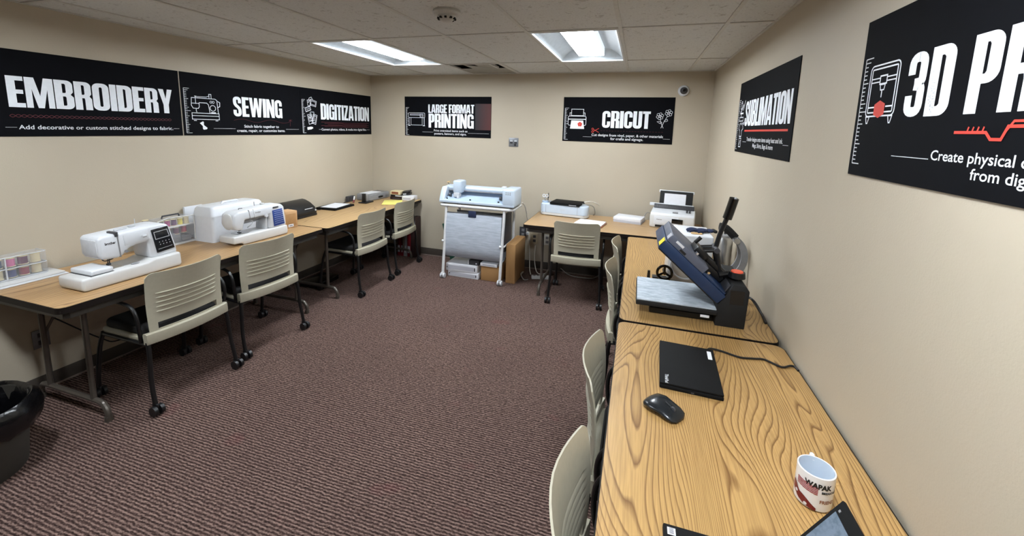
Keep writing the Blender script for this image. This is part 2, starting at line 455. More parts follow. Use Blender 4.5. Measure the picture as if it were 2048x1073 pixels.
skew(MB().lohi((0, YF, H-0.003), (0.014, -0.014, H+0.02)).build('grid_bar', 'grid', ceil, smooth=False))
def troffer(x0, x1, y0, y1, label, along='y'):
    cx, cy = (x0+x1)/2, (y0+y1)/2
    t = thing('ceiling_light', label, 'light', (cx, cy, H), 0, 'recessed fluorescent troffers')
    hw, hl = (x1-x0)/2-0.012, (y1-y0)/2-0.012
    if along == 'x': hw, hl = hl, hw; t.rotation_euler = (0, 0, PI/2)
    f = MB()
    for lo, hi in (((-hw, -hl, -0.004), (-hw+0.012, hl, 0.012)), ((hw-0.012, -hl, -0.004), (hw, hl, 0.012)), ((-hw+0.012, -hl, -0.004), (hw-0.012, -hl+0.012, 0.012)), ((-hw+0.012, hl-0.012, -0.004), (hw-0.012, hl, 0.012))): f.lohi(lo, hi)
    f.build('frame', 'lampframe', t)
    lw = 0.112; D = 0.085; iw = hw-0.012; il = hl-0.012; zl = 0.030
    for s in (-1, 1):
        MB().grid(lambda u, v: (s*(lw+0.004+(iw-lw-0.004)*u), v, 0.010+D*math.sin((1-u)*PI/2)**0.8 if u < 1 else 0.010), [k/8 for k in range(9)], [-il, il], 0.003).build('side_reflector', 'reflector', t)
    for s in (-1, 1):
        MB().grid(lambda u, v: (v, s*(il-0.10*u), 0.008+D*math.sin(u*PI/2)), [k/5 for k in range(6)], [-iw, iw], 0.003).build('end_reflector', 'reflector', t)
    MB().lohi((-hw, -hl, D+0.018), (hw, hl, D+0.024)).build('housing', 'reflector', t)
    ll = il-0.075
    MB().lohi((-lw, -ll, zl+0.004), (lw, ll, D+0.016), 0.003).build('lamp_basket', 'basket', t)
    MB().lohi((-lw+0.004, -ll+0.004, zl), (lw-0.004, ll-0.004, zl+0.006), 0.002).build('lens', 'lampmat' if along == 'y' else 'lampmat2', t)
A = lambda i: (GX[i], GX[i+1])
troffer(*A(2), GY[2], GY[1], 'lit rectangular ceiling light nearer the left wall, left of the smoke detector')
troffer(*A(5), GY[2], GY[1], 'lit rectangular ceiling light nearer the right wall, above the white craft printer')
troffer(*A(2), GY[4], -3.716, 'lit square ceiling light just above the photo frame, over the left table', 'x')
troffer(*A(6), GY[4], -3.716, 'lit square ceiling light just above the photo frame, over the near oak table', 'x')
for i in (2, 6):
    MB().lohi((GX[i]+0.008, -3.708, H+0.004), (GX[i+1]-0.008, GY[3]-0.008, H+0.018)).build('ceiling_tile', 'tile', ceil, smooth=False)
    MB().lohi((GX[i], -3.727, H-0.001), (GX[i+1], -3.705, H+0.029)).build('grid_bar', 'grid', ceil, smooth=False)

# ceiling air vent with its face plate hanging open
vx0, vx1, vy0, vy1 = GX[3]+0.012, GX[4]-0.012, GY[1]+0.012, -0.016
t = thing('ceiling_vent', 'grey ceiling air vent with dark openings beside the back wall', 'vent', ((vx0+vx1)/2, (vy0+vy1)/2, H))
hw, hl = (vx1-vx0)/2, (vy1-vy0)/2
f = MB()
for lo, hi in (((-hw, -hl, -0.003), (-hw+0.02, hl, 0.012)), ((hw-0.02, -hl, -0.003), (hw, hl, 0.012)), ((-hw+0.02, -hl, -0.003), (hw-0.02, -hl+0.02, 0.012)), ((-hw+0.02, hl-0.02, -0.003), (hw-0.02, hl, 0.012))): f.lohi(lo, hi)
f.build('frame', 'grid', t)
MB().lohi((-hw, -hl, 0.15), (hw, hl, 0.155)).build('duct_top', 'dark', t)
f = MB()
for lo, hi in (((-hw, -hl, 0.012), (-hw+0.004, hl, 0.15)), ((hw-0.004, -hl, 0.012), (hw, hl, 0.15)), ((-hw, -hl, 0.012), (hw, -hl+0.004, 0.15)), ((-hw, hl-0.004, 0.012), (hw, hl, 0.15))): f.lohi(lo, hi)
f.build('duct_side', 'dark', t)
MB().lohi((-hw+0.02, -0.04, 0.002), (hw-0.02, hl-0.02, 0.006)).build('face_plate', 'ventgrey', t)
MB().prism([(-0.12, -hl+0.05), (0.155, -0.04), (-0.12, -0.04)], 0.001, 0.005).build('deflector_blade', 'ventgrey', t)
MB().lohi((-0.0, -hl+0.02, 0.002), (0.155, -0.04, 0.006)).build('deflector_blade', 'ventgrey', t)
MB().lohi((0.155, -hl+0.02, 0.001), (0.175, -0.04, 0.02)).build('divider', 'grid', t)

t = thing('smoke_detector', 'round white smoke detector on the ceiling between the lights', 'smoke detector', (2.30, -2.48, H+0.004))
MB().lathe([(0, 0), (0.075, 0), (0.078, -0.012), (0.07, -0.022), (0.055, -0.026), (0, -0.026)], 28).build('base_ring', 'grid', t)
MB().lathe([(0.05, -0.024), (0.05, -0.036), (0.034, -0.05), (0.022, -0.06), (0, -0.062)], 28).build('sensor_dome', 'grid', t)
for k in range(10):
    a = 2*PI*k/10
    MB().box((0.046*math.cos(a), 0.046*math.sin(a), -0.042), (0.012, 0.012, 0.009), rot=(0, 0, a)).build('sensor_slot', 'dark', t)

# dome camera high on the back wall
t = thing('security_camera', 'white dome security camera on the back wall near the right corner', 'camera', (3.762, 0, 2.10))
def wall_disc(prof, m, name, par, seg=28):
    o = MB().lathe(prof, seg).build(name, m, par); o.rotation_euler = (PI/2, 0, 0); return o
wall_disc([(0, 0), (0.055, 0), (0.055, 0.014), (0.047, 0.026), (0.036, 0.03), (0, 0.03)], 'white', 'mount_ring', t)
wall_disc([(0.036, 0.029), (0.034, 0.044), (0.024, 0.056), (0, 0.062)], 'darkgrey', 'dome', t)
wall_disc([(0.016, 0.055), (0.015, 0.064), (0.01, 0.067), (0, 0.067)], 'gloss_black', 'lens', t, 16)

# steel control plate between the two back banners
t = thing('wall_control', 'small steel switch plate on the back wall between two banners', 'switch', (1.952, 0, 1.51))
MB().lohi((-0.058, -0.008, -0.052), (0.058, 0, 0.052), 0.003).build('plate', 'plate_grey', t)
for x in (-0.026, 0.026):
    MB().lohi((x-0.016, -0.014, 0.008), (x+0.016, -0.008, 0.024), 0.002).build('switch', 'lightgrey', t)
    MB().lohi((x-0.016, -0.0135, -0.012), (x+0.016, -0.008, 0.002), 0.002).build('switch', 'black', t)
MB().cyl((0.022, -0.008, -0.03), (0.022, -0.018, -0.03), 0.011).build('knob', 'black', t)

def outlet(x, z, label, m='plate'):
    t = thing('wall_outlet', label, 'outlet', (x, 0, z))
    MB().lohi((-0.042, -0.006, -0.065), (0.042, 0, 0.065), 0.003).build('plate', m, t)
    for dz in (-0.026, 0.026):
        s = MB().lohi((-0.017, -0.009, dz-0.016), (0.017, -0.005, dz+0.016), 0.004).build('socket', 'darkgrey' if m == 'plate' else 'grey', t)
outlet(2.245, 0.375, 'ivory wall outlet behind the left end of the back table')
outlet(2.40, 0.375, 'pale wall outlet behind the leg of the back table', 'wire_w')
t = thing('wall_outlet', 'dim wall outlet on the left wall under the embroidery machine', 'outlet', (XL(-3.24)+0.001, -3.24, 0.325), PI/2)
MB().lohi((-0.038, -0.006, -0.058), (0.038, 0, 0.058), 0.003).build('plate', 'plate_grey', t)
for dz in (-0.024, 0.024): MB().lohi((-0.016, -0.009, dz-0.014), (0.016, -0.005, dz+0.014), 0.004).build('socket', 'darkgrey', t)
outlet(2.10, 0.44, 'dark wall outlet just above the tall cardboard box', 'darkgrey')
# ---------------------------------------------------------------- folding tables
def table(label, cx, cy, L, Wd, rz, wood_m, inset=0.17):
    """local x = length, y = width"""
    t = thing('folding_table', label, 'table', (cx, cy, 0), rz)
    a, b = L/2, Wd/2
    MB().prism(rrect(-a+0.004, -b+0.004, a-0.004, b-0.004, 0.036), T-0.018, T).build('tabletop', wood_m, t, smooth=False)
    e = MB(); o = rrect(-a, -b, a, b, 0.04); i = rrect(-a+0.004, -b+0.004, a-0.004, b-0.004, 0.036)
    for A, B in ((o, i),):
        n = len(A)
        e.loft([[(x, y, T-0.001) for x, y in i], [(x, y, T-0.001) for x, y in o], [(x, y, T-0.032) for x, y in o], [(x, y, T-0.032) for x, y in i]], cap=False)
    e.build('edge_band', 'edge', t)
    MB().lohi((-a+0.01, -b+0.01, T-0.03), (a-0.01, b-0.01, T-0.018)).build('underside', 'edge', t)
    ap = MB(); k = 0.035; h = 0.045
    for lo, hi in (((-a+k+0.02, -b+k, T-0.03-h), (a-k-0.02, -b+k+0.012, T-0.03)), ((-a+k+0.02, b-k-0.012, T-0.03-h), (a-k-0.02, b-k, T-0.03)), ((-a+k, -b+k+0.02, T-0.03-h), (-a+k+0.012, b-k-0.02, T-0.03)), ((a-k-0.012, -b+k+0.02, T-0.03-h), (a-k, b-k-0.02, T-0.03))): ap.lohi(lo, hi)
    for sx in (-1, 1):
        for sy in (-1, 1):
            ap.prism([(sx*(a-k-0.012), sy*(b-k-0.022)), (sx*(a-k), sy*(b-k-0.022)), (sx*(a-k-0.022), sy*(b-k)), (sx*(a-k-0.022), sy*(b-k-0.012))], T-0.03-h, T-0.03)
    ap.build('apron', 'apron', t)
    for s in (-1, 1):
        x = s*(a-inset); fb = b-0.07
        for y in (-b*0.52, b*0.52):
            MB().tube([(x, y, 0.105), (x, y, T-0.04)], 0.0135).build('leg', 'tube', t)
        foot = [(x, -fb, 0.012), (x, -fb, 0.05), (x, -fb+0.02, 0.085), (x, -fb+0.065, 0.103), (x, 0, 0.105), (x, fb-0.065, 0.103), (x, fb-0.02, 0.085), (x, fb, 0.05), (x, fb, 0.012)]
        f = MB().tube(foot, 0.0145, smooth=4).build('foot', 'tube', t)
        for sy in (-1, 1): MB().cyl((x, sy*fb, 0.0), (x, sy*fb, 0.03), 0.018).build('glide', 'tube', f)
        MB().tube([(x, -b*0.52, T-0.10), (x, b*0.52, T-0.10)], 0.010).build('crossbar', 'tube', t)
        MB().tube([(x, 0.05, T-0.10), (x-s*0.22, 0.05, T-0.04)], 0.007).build('brace', 'tube', t)
        MB().tube([(x, b*0.52, 0.42), (x-s*0.10, b*0.3, T-0.045)], 0.007).build('brace', 'tube', t)
    return t
ZL = -PI/2   # local x -> world -Y
# left wall tables (front edge at x about 0.75)
table('folding table with oak top holding two sewing machines, along the left wall', 0.355, (-1.709-3.48)/2, 1.771, 0.735, PI/2, M['oak_l1'])
table('folding table with oak top in the back left corner, holding a closed laptop', 0.386, (-0.02-1.700)/2, 1.68, 0.735, PI/2, M['oak_l2'])
table('folding table with oak top against the back wall, under the printers', (2.319+4.035)/2, (-0.8355-0.085)/2, 4.035-2.319, 0.75, 0, M['oak_b'])
table('oak folding table along the right wall carrying the blue heat press', (3.321+4.035)/2, (-0.902-2.622)/2, 2.622-0.902, 0.714, PI/2, M['oak_r2'])
table('nearest oak folding table along the right wall with laptops and a mug', (3.321+4.035)/2, (-2.637-4.40)/2, 4.40-2.637, 0.714, PI/2, M['oak_r1'])

# ---------------------------------------------------------------- nesting chairs
def chair_proto(label):
    t = thing('nesting_chair', label, 'chair', (0, 0, 0), 0, 'beige nesting chairs')
    sl = [0.690-0.0275*k for k in range(5)]
    rows = [0.468, 0.478, 0.504, 0.516, 0.54]
    for z in reversed(sl): rows += [z-0.020, z-0.010, z-0.0035, z, z+0.0035]
    rows += [0.72, 0.75, 0.775, 0.792, 0.803, 0.811, 0.816]
    rows = sorted(set(round(r, 4) for r in rows))
    us = [-1, -0.97, -0.93, -0.88, -0.80, -0.74, -0.68, -0.55, -0.4, -0.2, 0, 0.2, 0.4, 0.55, 0.68, 0.74, 0.80, 0.88, 0.93, 0.97, 1]
    def shell(u, z):
        v = (z-0.468)/0.348
        hw = 0.212 + 0.006*v
        top = max(0.0, (abs(u)-0.86)/0.14)
        zz = z - (0.028*top**2)*max(0, (v-0.78)/0.22)
        y = -0.232 - 0.050*v + 0.012*math.sin(v*PI) + 0.058*abs(u)**1.8*(0.35+0.65*v)
        if abs(u) < 0.8:
            w = min(1.0, (0.8-abs(u))/0.10)
            for s in sl:
                if s-0.0201 <= z <= s+0.0001: y -= 0.0085*w*((z-(s-0.020))/0.020)**2
        return (u*hw, y, zz)
    def hole(u, z): return abs(u) < 0.80 and 0.478 < z < 0.516
    MB().grid(shell, us, rows, 0.006, hole).build('backrest', 'shell', t, ang=30)
    rail = MB()
    def rp(u, q):   # q: profile point
        x = u*0.236; y = -0.236 + 0.030*abs(u)**2
        return (x, y+q[0], q[1])
    prof = [(-0.016, 0.408), (-0.020, 0.420), (-0.016, 0.466), (-0.008, 0.471), (0.012, 0.470), (0.012, 0.408)]
    rail.loft([[rp(u, q) for q in prof] for u in [-1, -0.9, -0.7, -0.45, -0.2, 0, 0.2, 0.45, 0.7, 0.9, 1]])
    rail.build('back_rail', 'shell', t)
    MB().prism(rrect(-0.222, -0.225, 0.222, 0.215, 0.05), 0.412, 0.432, r=0.004).build('seat_shell', 'shell', t)
    MB().prism(rrect(-0.205, -0.19, 0.205, 0.21, 0.05), 0.433, 0.478, r=0.015, seg=3).build('seat_cushion', 'cushion', t)
    for s in (-1, 1):
        MB().tube([(s*0.226, -0.21, 0.420), (s*0.232, -0.222, 0.34), (s*0.238, -0.226, 0.22), (s*0.243, -0.24, 0.12), (s*0.244, -0.252, 0.062)], 0.012, smooth=3).build('leg', 'black_tube', t)
        MB().tube([(s*0.224, 0.17, 0.415), (s*0.234, 0.20, 0.32), (s*0.242, 0.225, 0.16), (s*0.244, 0.235, 0.062)], 0.012, smooth=3).build('leg', 'black_tube', t)
        MB().tube([(s*0.226, -0.21, 0.405), (s*0.224, 0.175, 0.405)], 0.011).build('side_frame', 'black_tube', t)
        MB().tube([(s*0.228, -0.16, 0.41), (s*0.246, -0.185, 0.48), (s*0.252, -0.185, 0.57), (s*0.252, -0.15, 0.625), (s*0.252, -0.07, 0.642), (s*0.252, 0.05, 0.642)], 0.0095, smooth=4).build('armrest', 'black_tube', t)
        for y in (-0.254, 0.237):
            c = MB().lohi((s*0.245-0.007, y-0.022, 0.032), (s*0.245+0.007, y+0.024, 0.066), 0.005).build('caster', 'black', t)
            for d in (-0.017, 0.017):
                MB().cyl((s*0.245+d-0.009, y-0.008, 0.029), (s*0.245+d+0.009, y-0.008, 0.029), 0.029, seg=18).build('wheel', 'black', c)
    return t
G = 'beige nesting chairs'
c0 = chair_proto('beige chair nearest the waste bin, at the left table')
c0.location = (0.585, -2.945, 0); c0.rotation_euler = (0, 0, PI/2)
dup(c0, (0.572, -2.335, 0), PI/2+math.radians(-5), 'beige chair in front of the smaller sewing machine with the blue panel', G)
dup(c0, (0.622, -1.175, 0), PI/2+math.radians(-1), 'beige chair at the corner table before the black laptop', G)
dup(c0, (0.600, -0.535, 0), PI/2+math.radians(1), 'beige chair in the back left corner beside the red binders', G)
dup(c0, (2.850, -0.640, 0), math.radians(2), 'beige chair seen from behind at the back table', G)
dup(c0, (3.487, -1.395, 0), -PI/2, 'beige chair tucked at the right table, farthest from the camera', G)
dup(c0, (3.485, -2.015, 0), -PI/2, 'beige chair tucked at the right table level with the heat press', G)
dup(c0, (3.487, -3.110, 0), -PI/2, 'beige chair tucked at the near oak table, level with the closed laptop', G)
dup(c0, (3.490, -3.725, 0), -PI/2, 'nearest beige chair, at the bottom edge beside the near oak table', G)
# ---------------------------------------------------------------- lettering
def stroke(pts, w, r=0.0, n=5):
    """outline polygon of a polyline of width w; corners of the centre line rounded by r"""
    P = [Vector(p) for p in pts]
    if r > 0:
        Q = [P[0]]
        for i in range(1, len(P)-1):
            a, b, c = P[i-1], P[i], P[i+1]; d1 = (a-b); d2 = (c-b)
            k = min(r, d1.length*0.5, d2.length*0.5)
            s, e = b+d1.normalized()*k, b+d2.normalized()*k
            for j in range(n+1):
                t = j/n; Q.append((1-t)**2*s + 2*t*(1-t)*b + t*t*e)
        Q.append(P[-1]); P = [p for i, p in enumerate(Q) if i == 0 or (p-Q[i-1]).length > 1e-5]
    L, R = [], []
    for i, p in enumerate(P):
        a = P[max(0, i-1)]; b = P[min(len(P)-1, i+1)]
        d1 = (p-a).normalized() if i > 0 else (b-p).normalized(); d2 = (b-p).normalized() if i < len(P)-1 else d1
        nrm = Vector((-(d1.y+d2.y), d1.x+d2.x)); 
        if nrm.length < 1e-6: nrm = Vector((-d1.y, d1.x))
        nrm.normalize(); c = max(0.45, nrm.dot(Vector((-d1.y, d1.x))))
        L.append(p+nrm*(w/2/c)); R.append(p-nrm*(w/2/c))
    quads = []
    for i in range(len(P)-1): quads.append(([tuple(L[i]), tuple(R[i]), tuple(R[i+1]), tuple(L[i+1])], []))
    return quads

SW, HW = 0.175, 0.14       # stem and bar weight of the heavy condensed display face
def glyph(ch):
    s, h = SW, HW
    if ch == ' ': return 0.16, []
    if ch == 'I': return s, [([(0, 0), (s, 0), (s, 1), (0, 1)], [])]
    if ch == 'E': w = 0.34; return w, [([(0, 0), (w, 0), (w, h), (s, h), (s, 0.44), (w*0.94, 0.44), (w*0.94, 0.57), (s, 0.57), (s, 1-h), (w, 1-h), (w, 1), (0, 1)], [])]
    if ch == 'F': w = 0.33; return w, [([(0, 0), (s, 0), (s, 0.43), (w*0.94, 0.43), (w*0.94, 0.56), (s, 0.56), (s, 1-h), (w, 1-h), (w, 1), (0, 1)], [])]
    if ch == 'L': w = 0.32; return w, [([(0, 0), (w, 0), (w, h), (s, h), (s, 1), (0, 1)], [])]
    if ch == 'T': w = 0.37; a = (w-s)/2; return w, [([(a, 0), (a+s, 0), (a+s, 1-h), (w, 1-h), (w, 1), (0, 1), (0, 1-h), (a, 1-h)], [])]
    if ch == 'M': w = 0.60; k = 0.135; return w, [([(0, 0), (k, 0), (k, 0.62), (0.235, 0), (w-0.235, 0), (w-k, 0.62), (w-k, 0), (w, 0), (w, 1), (w-0.2, 1), (w/2, 0.40), (0.2, 1), (0, 1)], [])]
    if ch == 'N': w = 0.44; k = 0.14; return w, [([(0, 0), (k, 0), (k, 0.52), (w-k-0.02, 0), (w, 0), (w, 1), (w-k, 1), (w-k, 0.52), (k+0.02, 1), (0, 1)], [])]
    if ch == 'W': w = 0.68; return w, [([(0.11, 0), (0.27, 0), (w/2, 0.55), (w-0.27, 0), (w-0.11, 0), (w, 1), (w-0.155, 1), (w-0.2, 0.42), (w/2+0.075, 1), (w/2-0.075, 1), (0.2, 0.42), (0.155, 1), (0, 1)], [])]
    if ch == 'Y': w = 0.46; a = (w-s)/2; return w, [([(a, 0), (a+s, 0), (a+s, 0.36), (w, 1), (w-0.165, 1), (w/2, 0.60), (0.165, 1), (0, 1), (a, 0.36)], [])]
    if ch == 'Z': w = 0.36; return w, [([(0, 0), (w, 0), (w, h), (0.17, h), (w, 1-h), (w, 1), (0, 1), (0, 1-h), (w-0.17, 1-h), (0, h)], [])]
    if ch == 'A': w = 0.48; return w, [([(0, 0), (0.155, 0), (0.175, 0.16), (w-0.175, 0.16), (w-0.155, 0), (w, 0), (w-0.115, 1), (0.115, 1)], [[(0.195, 0.29), (w-0.195, 0.29), (w/2, 0.74)]])]
    if ch == 'O': w = 0.43; return w, [(rrect(0, 0, w, 1, 0.17), [rrect(s, h, w-s, 1-h, 0.045)])]
    if ch == 'D': w = 0.42; return w, [([(0, 0)]+[(w-0.17+0.17*math.cos(math.radians(a)), 0.17+0.17*math.sin(math.radians(a))) for a in range(-90, 1, 15)]+[(w-0.17+0.17*math.cos(math.radians(a)), 0.83+0.17*math.sin(math.radians(a))) for a in range(0, 91, 15)]+[(0, 1)], [[(s, h), (w-s-0.03, h), (w-s, h+0.03), (w-s, 1-h-0.03), (w-s-0.03, 1-h), (s, 1-h)]])]
    if ch == 'B': w = 0.43; return w, [([(0, 0)]+[(w-0.15+0.15*math.cos(math.radians(a)), 0.15+0.15*math.sin(math.radians(a))) for a in range(-90, 1, 15)]+[(w, 0.42), (w-0.07, 0.51), (w-0.01, 0.60)]+[(w-0.16+0.15*math.cos(math.radians(a)), 0.85+0.15*math.sin(math.radians(a))) for a in range(0, 91, 15)]+[(0, 1)], [[(s, 0.12), (w-s-0.02, 0.12), (w-s, 0.15), (w-s, 0.41), (w-s-0.02, 0.44), (s, 0.44)], [(s, 0.56), (w-s-0.02, 0.56), (w-s, 0.59), (w-s, 0.85), (w-s-0.02, 0.88), (s, 0.88)]])]
    if ch == 'P': w = 0.40; return w, [([(0, 0), (s, 0), (s, 0.37)]+[(w-0.16+0.16*math.cos(math.radians(a)), 0.53+0.16*math.sin(math.radians(a))) for a in range(-90, 1, 15)]+[(w-0.16+0.16*math.cos(math.radians(a)), 0.84+0.16*math.sin(math.radians(a))) for a in range(0, 91, 15)]+[(0, 1)], [[(s, 0.49), (w-s-0.02, 0.49), (w-s, 0.52), (w-s, 0.85), (w-s-0.02, 0.88), (s, 0.88)]])]
    if ch == 'R': w = 0.42; return w, [([(0, 0), (s, 0), (s, 0.42), (w-s-0.01, 0.42), (w-s, 0.36), (w-s, 0), (w, 0), (w-0.005, 0.40), (w-0.06, 0.49), (w-0.01, 0.57)]+[(w-0.16+0.15*math.cos(math.radians(a)), 0.85+0.15*math.sin(math.radians(a))) for a in range(0, 91, 15)]+[(0, 1)], [[(s, 0.54), (w-s-0.02, 0.54), (w-s, 0.57), (w-s, 0.85), (w-s-0.02, 0.88), (s, 0.88)]])]
    if ch == 'U': w = 0.43; return w, stroke([(s/2, 1), (s/2, s/2), (w-s/2, s/2), (w-s/2, 1)], s, 0.11)
    if ch == 'C': w = 0.42; return w, stroke([(w-s/2, 0.64), (w-s/2, 1-h/2-0.01), (s/2, 1-h/2-0.01), (s/2, h/2+0.01), (w-s/2, h/2+0.01), (w-s/2, 0.38)], 0.155, 0.13)
    if ch == 'G': w = 0.43; return w, stroke([(w-s/2, 0.66), (w-s/2, 1-h/2-0.01), (s/2, 1-h/2-0.01), (s/2, h/2+0.01), (w-s/2, h/2+0.01), (w-s/2, 0.5)], 0.155, 0.13)+[([(0.24, 0.42), (w, 0.42), (w, 0.54), (0.24, 0.54)], []), ([(w-0.085, 0), (w, 0), (w, 0.45), (w-0.085, 0.45)], [])]
    if ch == 'S': w = 0.41; return w, stroke([(w-s/2, 0.67), (w-s/2, 1-h/2-0.01), (s/2, 1-h/2-0.01), (s/2, 0.60), (w-s/2, 0.41), (w-s/2, h/2+0.01), (s/2, h/2+0.01), (s/2, 0.33)], 0.15, 0.14)
    if ch == '3': w = 0.41; return w, stroke([(s/2, 0.66), (s/2, 1-h/2-0.01), (w-s/2, 1-h/2-0.01), (w-s/2, 0.53), (0.17, 0.52)], 0.15, 0.12)+stroke([(0.17, 0.49), (w-s/2, 0.47), (w-s/2, h/2+0.01), (s/2, h/2+0.01), (s/2, 0.34)], 0.15, 0.12)
    return 0.3, []

from mathutils.geometry import tessellate_polygon
def fill(poly, holes):
    loops = [[Vector((x, y, 0)) for x, y in poly]]+[[Vector((x, y, 0)) for x, y in hh] for hh in holes]
    flat = [v for l in loops for v in l]
    return [(v.x, v.y) for v in flat], tessellate_polygon(loops)

def headline(text, x0, y0, x1, y1, track=0.024):
    """polygons of the word fitted into a box"""
    cur = 0; items = []
    for ch in text:
        w, polys = glyph(ch); items.append((cur, polys)); cur += w+track
    cur -= track; sx, sy = (x1-x0)/cur, (y1-y0)
    out = []
    for ox, polys in items:
        for p, hs in polys:
            f = lambda q: [(x0+(ox+a)*sx, y0+b*sy) for a, b in q]
            out.append((f(p), [f(hh) for hh in hs]))
    return out

_tx = {}
def small_text(text, x0, x1, y0, size=None, bold=0.0, align='L'):
    """verts, faces of a line of the built-in sans face, squeezed between x0 and x1 on baseline y0"""
    key = (text, bold)
    if key not in _tx:
        cu = bpy.data.curves.new('txt', 'FONT'); cu.body = text; cu.size = 1.0; cu.resolution_u = 3; cu.offset = bold; cu.fill_mode = 'FRONT'
        ob = bpy.data.objects.new('txt', cu); COL.objects.link(ob)
        bpy.context.view_layer.update()
        me = bpy.data.meshes.new_from_object(ob.evaluated_get(bpy.context.evaluated_depsgraph_get()))
        _tx[key] = ([(v.co.x, v.co.y) for v in me.vertices], [tuple(f.vertices) for f in me.polygons])
        bpy.data.objects.remove(ob); bpy.data.curves.remove(cu); bpy.data.meshes.remove(me)
    vs, fs = _tx[key]
    a = min(v[0] for v in vs); b = max(v[0] for v in vs)
    if x1 is None: sx = size
    else: sx = (x1-x0)/(b-a)
    sy = size if size else sx
    return [(x0+(x-a)*sx, y0+y*sy) for x, y in vs], fs

class Print:
    """flat print laid on a panel: polygons in panel coordinates at a small height"""
    def __init__(self, fn): self.mb = MB(); self.fn = fn; self.k = 0
    def poly(self, p, holes=()):
        v, f = fill(p, list(holes)); self.k += 1; z = (self.k % 7)*0.00006
        self.mb.faces2d(v, f, lambda x, y: self.fn(x, y, z)); return self
    def polys(self, lst):
        for p, h in lst: self.poly(p, h)
        return self
    def line(self, pts, w, r=0.0): return self.polys(stroke(pts, w, r))
    def loop(self, pts, w): return self.polys(stroke(list(pts)+[pts[0], pts[1]], w))
    def circle(self, cx, cy, r, w=None, n=20):
        o = [(cx+r*math.cos(2*PI*i/n), cy+r*math.sin(2*PI*i/n)) for i in range(n)]
        if w is None: return self.poly(o)
        return self.poly(o, [[(cx+(r-w)*math.cos(2*PI*i/n), cy+(r-w)*math.sin(2*PI*i/n)) for i in range(n)]])
    def rect(self, x0, y0, x1, y1, w=None, r=0.0):
        o = rrect(x0, y0, x1, y1, r) if r else [(x0, y0), (x1, y0), (x1, y1), (x0, y1)]
        if w is None: return self.poly(o)
        i = rrect(x0+w, y0+w, x1-w, y1-w, max(0.001, r-w)) if r else [(x0+w, y0+w), (x1-w, y0+w), (x1-w, y1-w), (x0+w, y1-w)]
        return self.poly(o, [i])
    def text(self, *a, **k):
        v, f = small_text(*a, **k); self.k += 1; z = (self.k % 7)*0.00006
        self.mb.faces2d(v, f, lambda x, y: self.fn(x, y, z)); return self
    def build(self, name, m, par): return self.mb.build(name, m, par, smooth=False, fixn=False)

BW, BH, BZ = 1.165, 0.487, 1.547
def banner(label, side, start):
    t = thing('banner', label, 'banner', (0, 0, 0), 0, 'black workshop banners')
    if side == 'left': m = Matrix(((XLS, 0, 1, XL(start)+0.0003), (0.987, 0, -XLS, start), (0, 1, 0, BZ), (0, 0, 0, 1)))
    elif side == 'back': m = Matrix(((1, 0, 0, start), (0, 0, -1, 0.0), (0, 1, 0, BZ), (0, 0, 0, 1)))
    else: m = Matrix(((0, 0, -1, W), (-1, 0, 0, start), (0, 1, 0, BZ), (0, 0, 0, 1)))
    t.matrix_world = m
    MB().lohi((0, 0, 0.0005), (BW, BH, 0.004)).build('panel', 'banner', t, smooth=False)
    return t
def pr(h=0.0045): return Print(lambda x, y, z: (x, y, h+z))
def ruler(t, y0=0.02, y1=0.365):
    p = pr(); p.line([(0.02, y0), (0.02, y1)], 0.0035)
    for i in range(27):
        y = y0+(y1-y0)*i/26; L = 0.042 if i % 13 == 0 else (0.03 if i % 5 == 0 else 0.018)
        p.line([(0.02, y), (0.02+L, y)], 0.0032)
    p.build('ruler_marks', 'caption', t)
def wavy(x0, x1, y, a, n, ph=0.0): return [(x0+(x1-x0)*i/(n*8), y+a*math.sin(2*PI*i/8+ph)) for i in range(n*8+1)]

# EMBROIDERY
t = banner('black banner headed EMBROIDERY on the left wall', 'left', -3.476); ruler(t)
pr().polys(headline('EMBROIDERY', 0.248, 0.166, 1.11, 0.340)).build('heading', 'letter', t)
p = pr()
p.line(wavy(0.245, 1.09, 0.117, 0.008, 18), 0.003); p.line(wavy(0.245, 1.09, 0.117, 0.008, 18, PI), 0.003); p.build('stitch_line', 'darkred', t)
p = pr(); p.text('Add decorative or custom stitched designs to fabric.', 0.275, 1.097, 0.042, size=0.034, bold=0.012)
p.line([(0.222, 0.052), (0.268, 0.052)], 0.0015); p.line([(1.10, 0.052), (1.14, 0.052)], 0.0015); p.build('caption', 'caption', t)

# SEWING
t = banner('black banner headed SEWING on the left wall', 'left', -2.316); ruler(t)
pr().polys(headline('SEWING', 0.42, 0.162, 0.934, 0.334)).build('heading', 'letter', t)
p = pr()
def q(pts): return [(0.07+x*0.22, 0.128+y*0.165) for x, y in pts]
L = 0.0042
p.loop(q([(0, 0.0), (1, 0.0), (1, 0.30), (0, 0.30)]), L); p.line(q([(0, 0.17), (1, 0.17)]), L)
p.line(q([(0.66, 0.30), (0.62, 0.72), (0.56, 0.80), (0.28, 0.80)]), L); p.line(q([(0.98, 0.30), (0.95, 0.96), (0.88, 1.02), (0.02, 1.02), (0.0, 0.66), (0.06, 0.52), (0.24, 0.52), (0.28, 0.60), (0.28, 0.80)]), L)
p.line(q([(0.0, 0.76), (0.28, 0.76)]), L); p.line(q([(0.16, 0.52), (0.16, 0.40), (0.18, 0.34)]), L); p.line(q([(0.16, 1.10), (0.16, 0.74)]), L); p.line(q([(0.13, 1.10), (0.2, 1.10)]), L)
p.line(q([(0.18, 1.08), (0.55, 1.09), (0.68, 1.16)]), L*0.8); p.line(q([(0.66, 1.04), (0.66, 1.24), (0.74, 1.24), (0.74, 1.04)]), L)
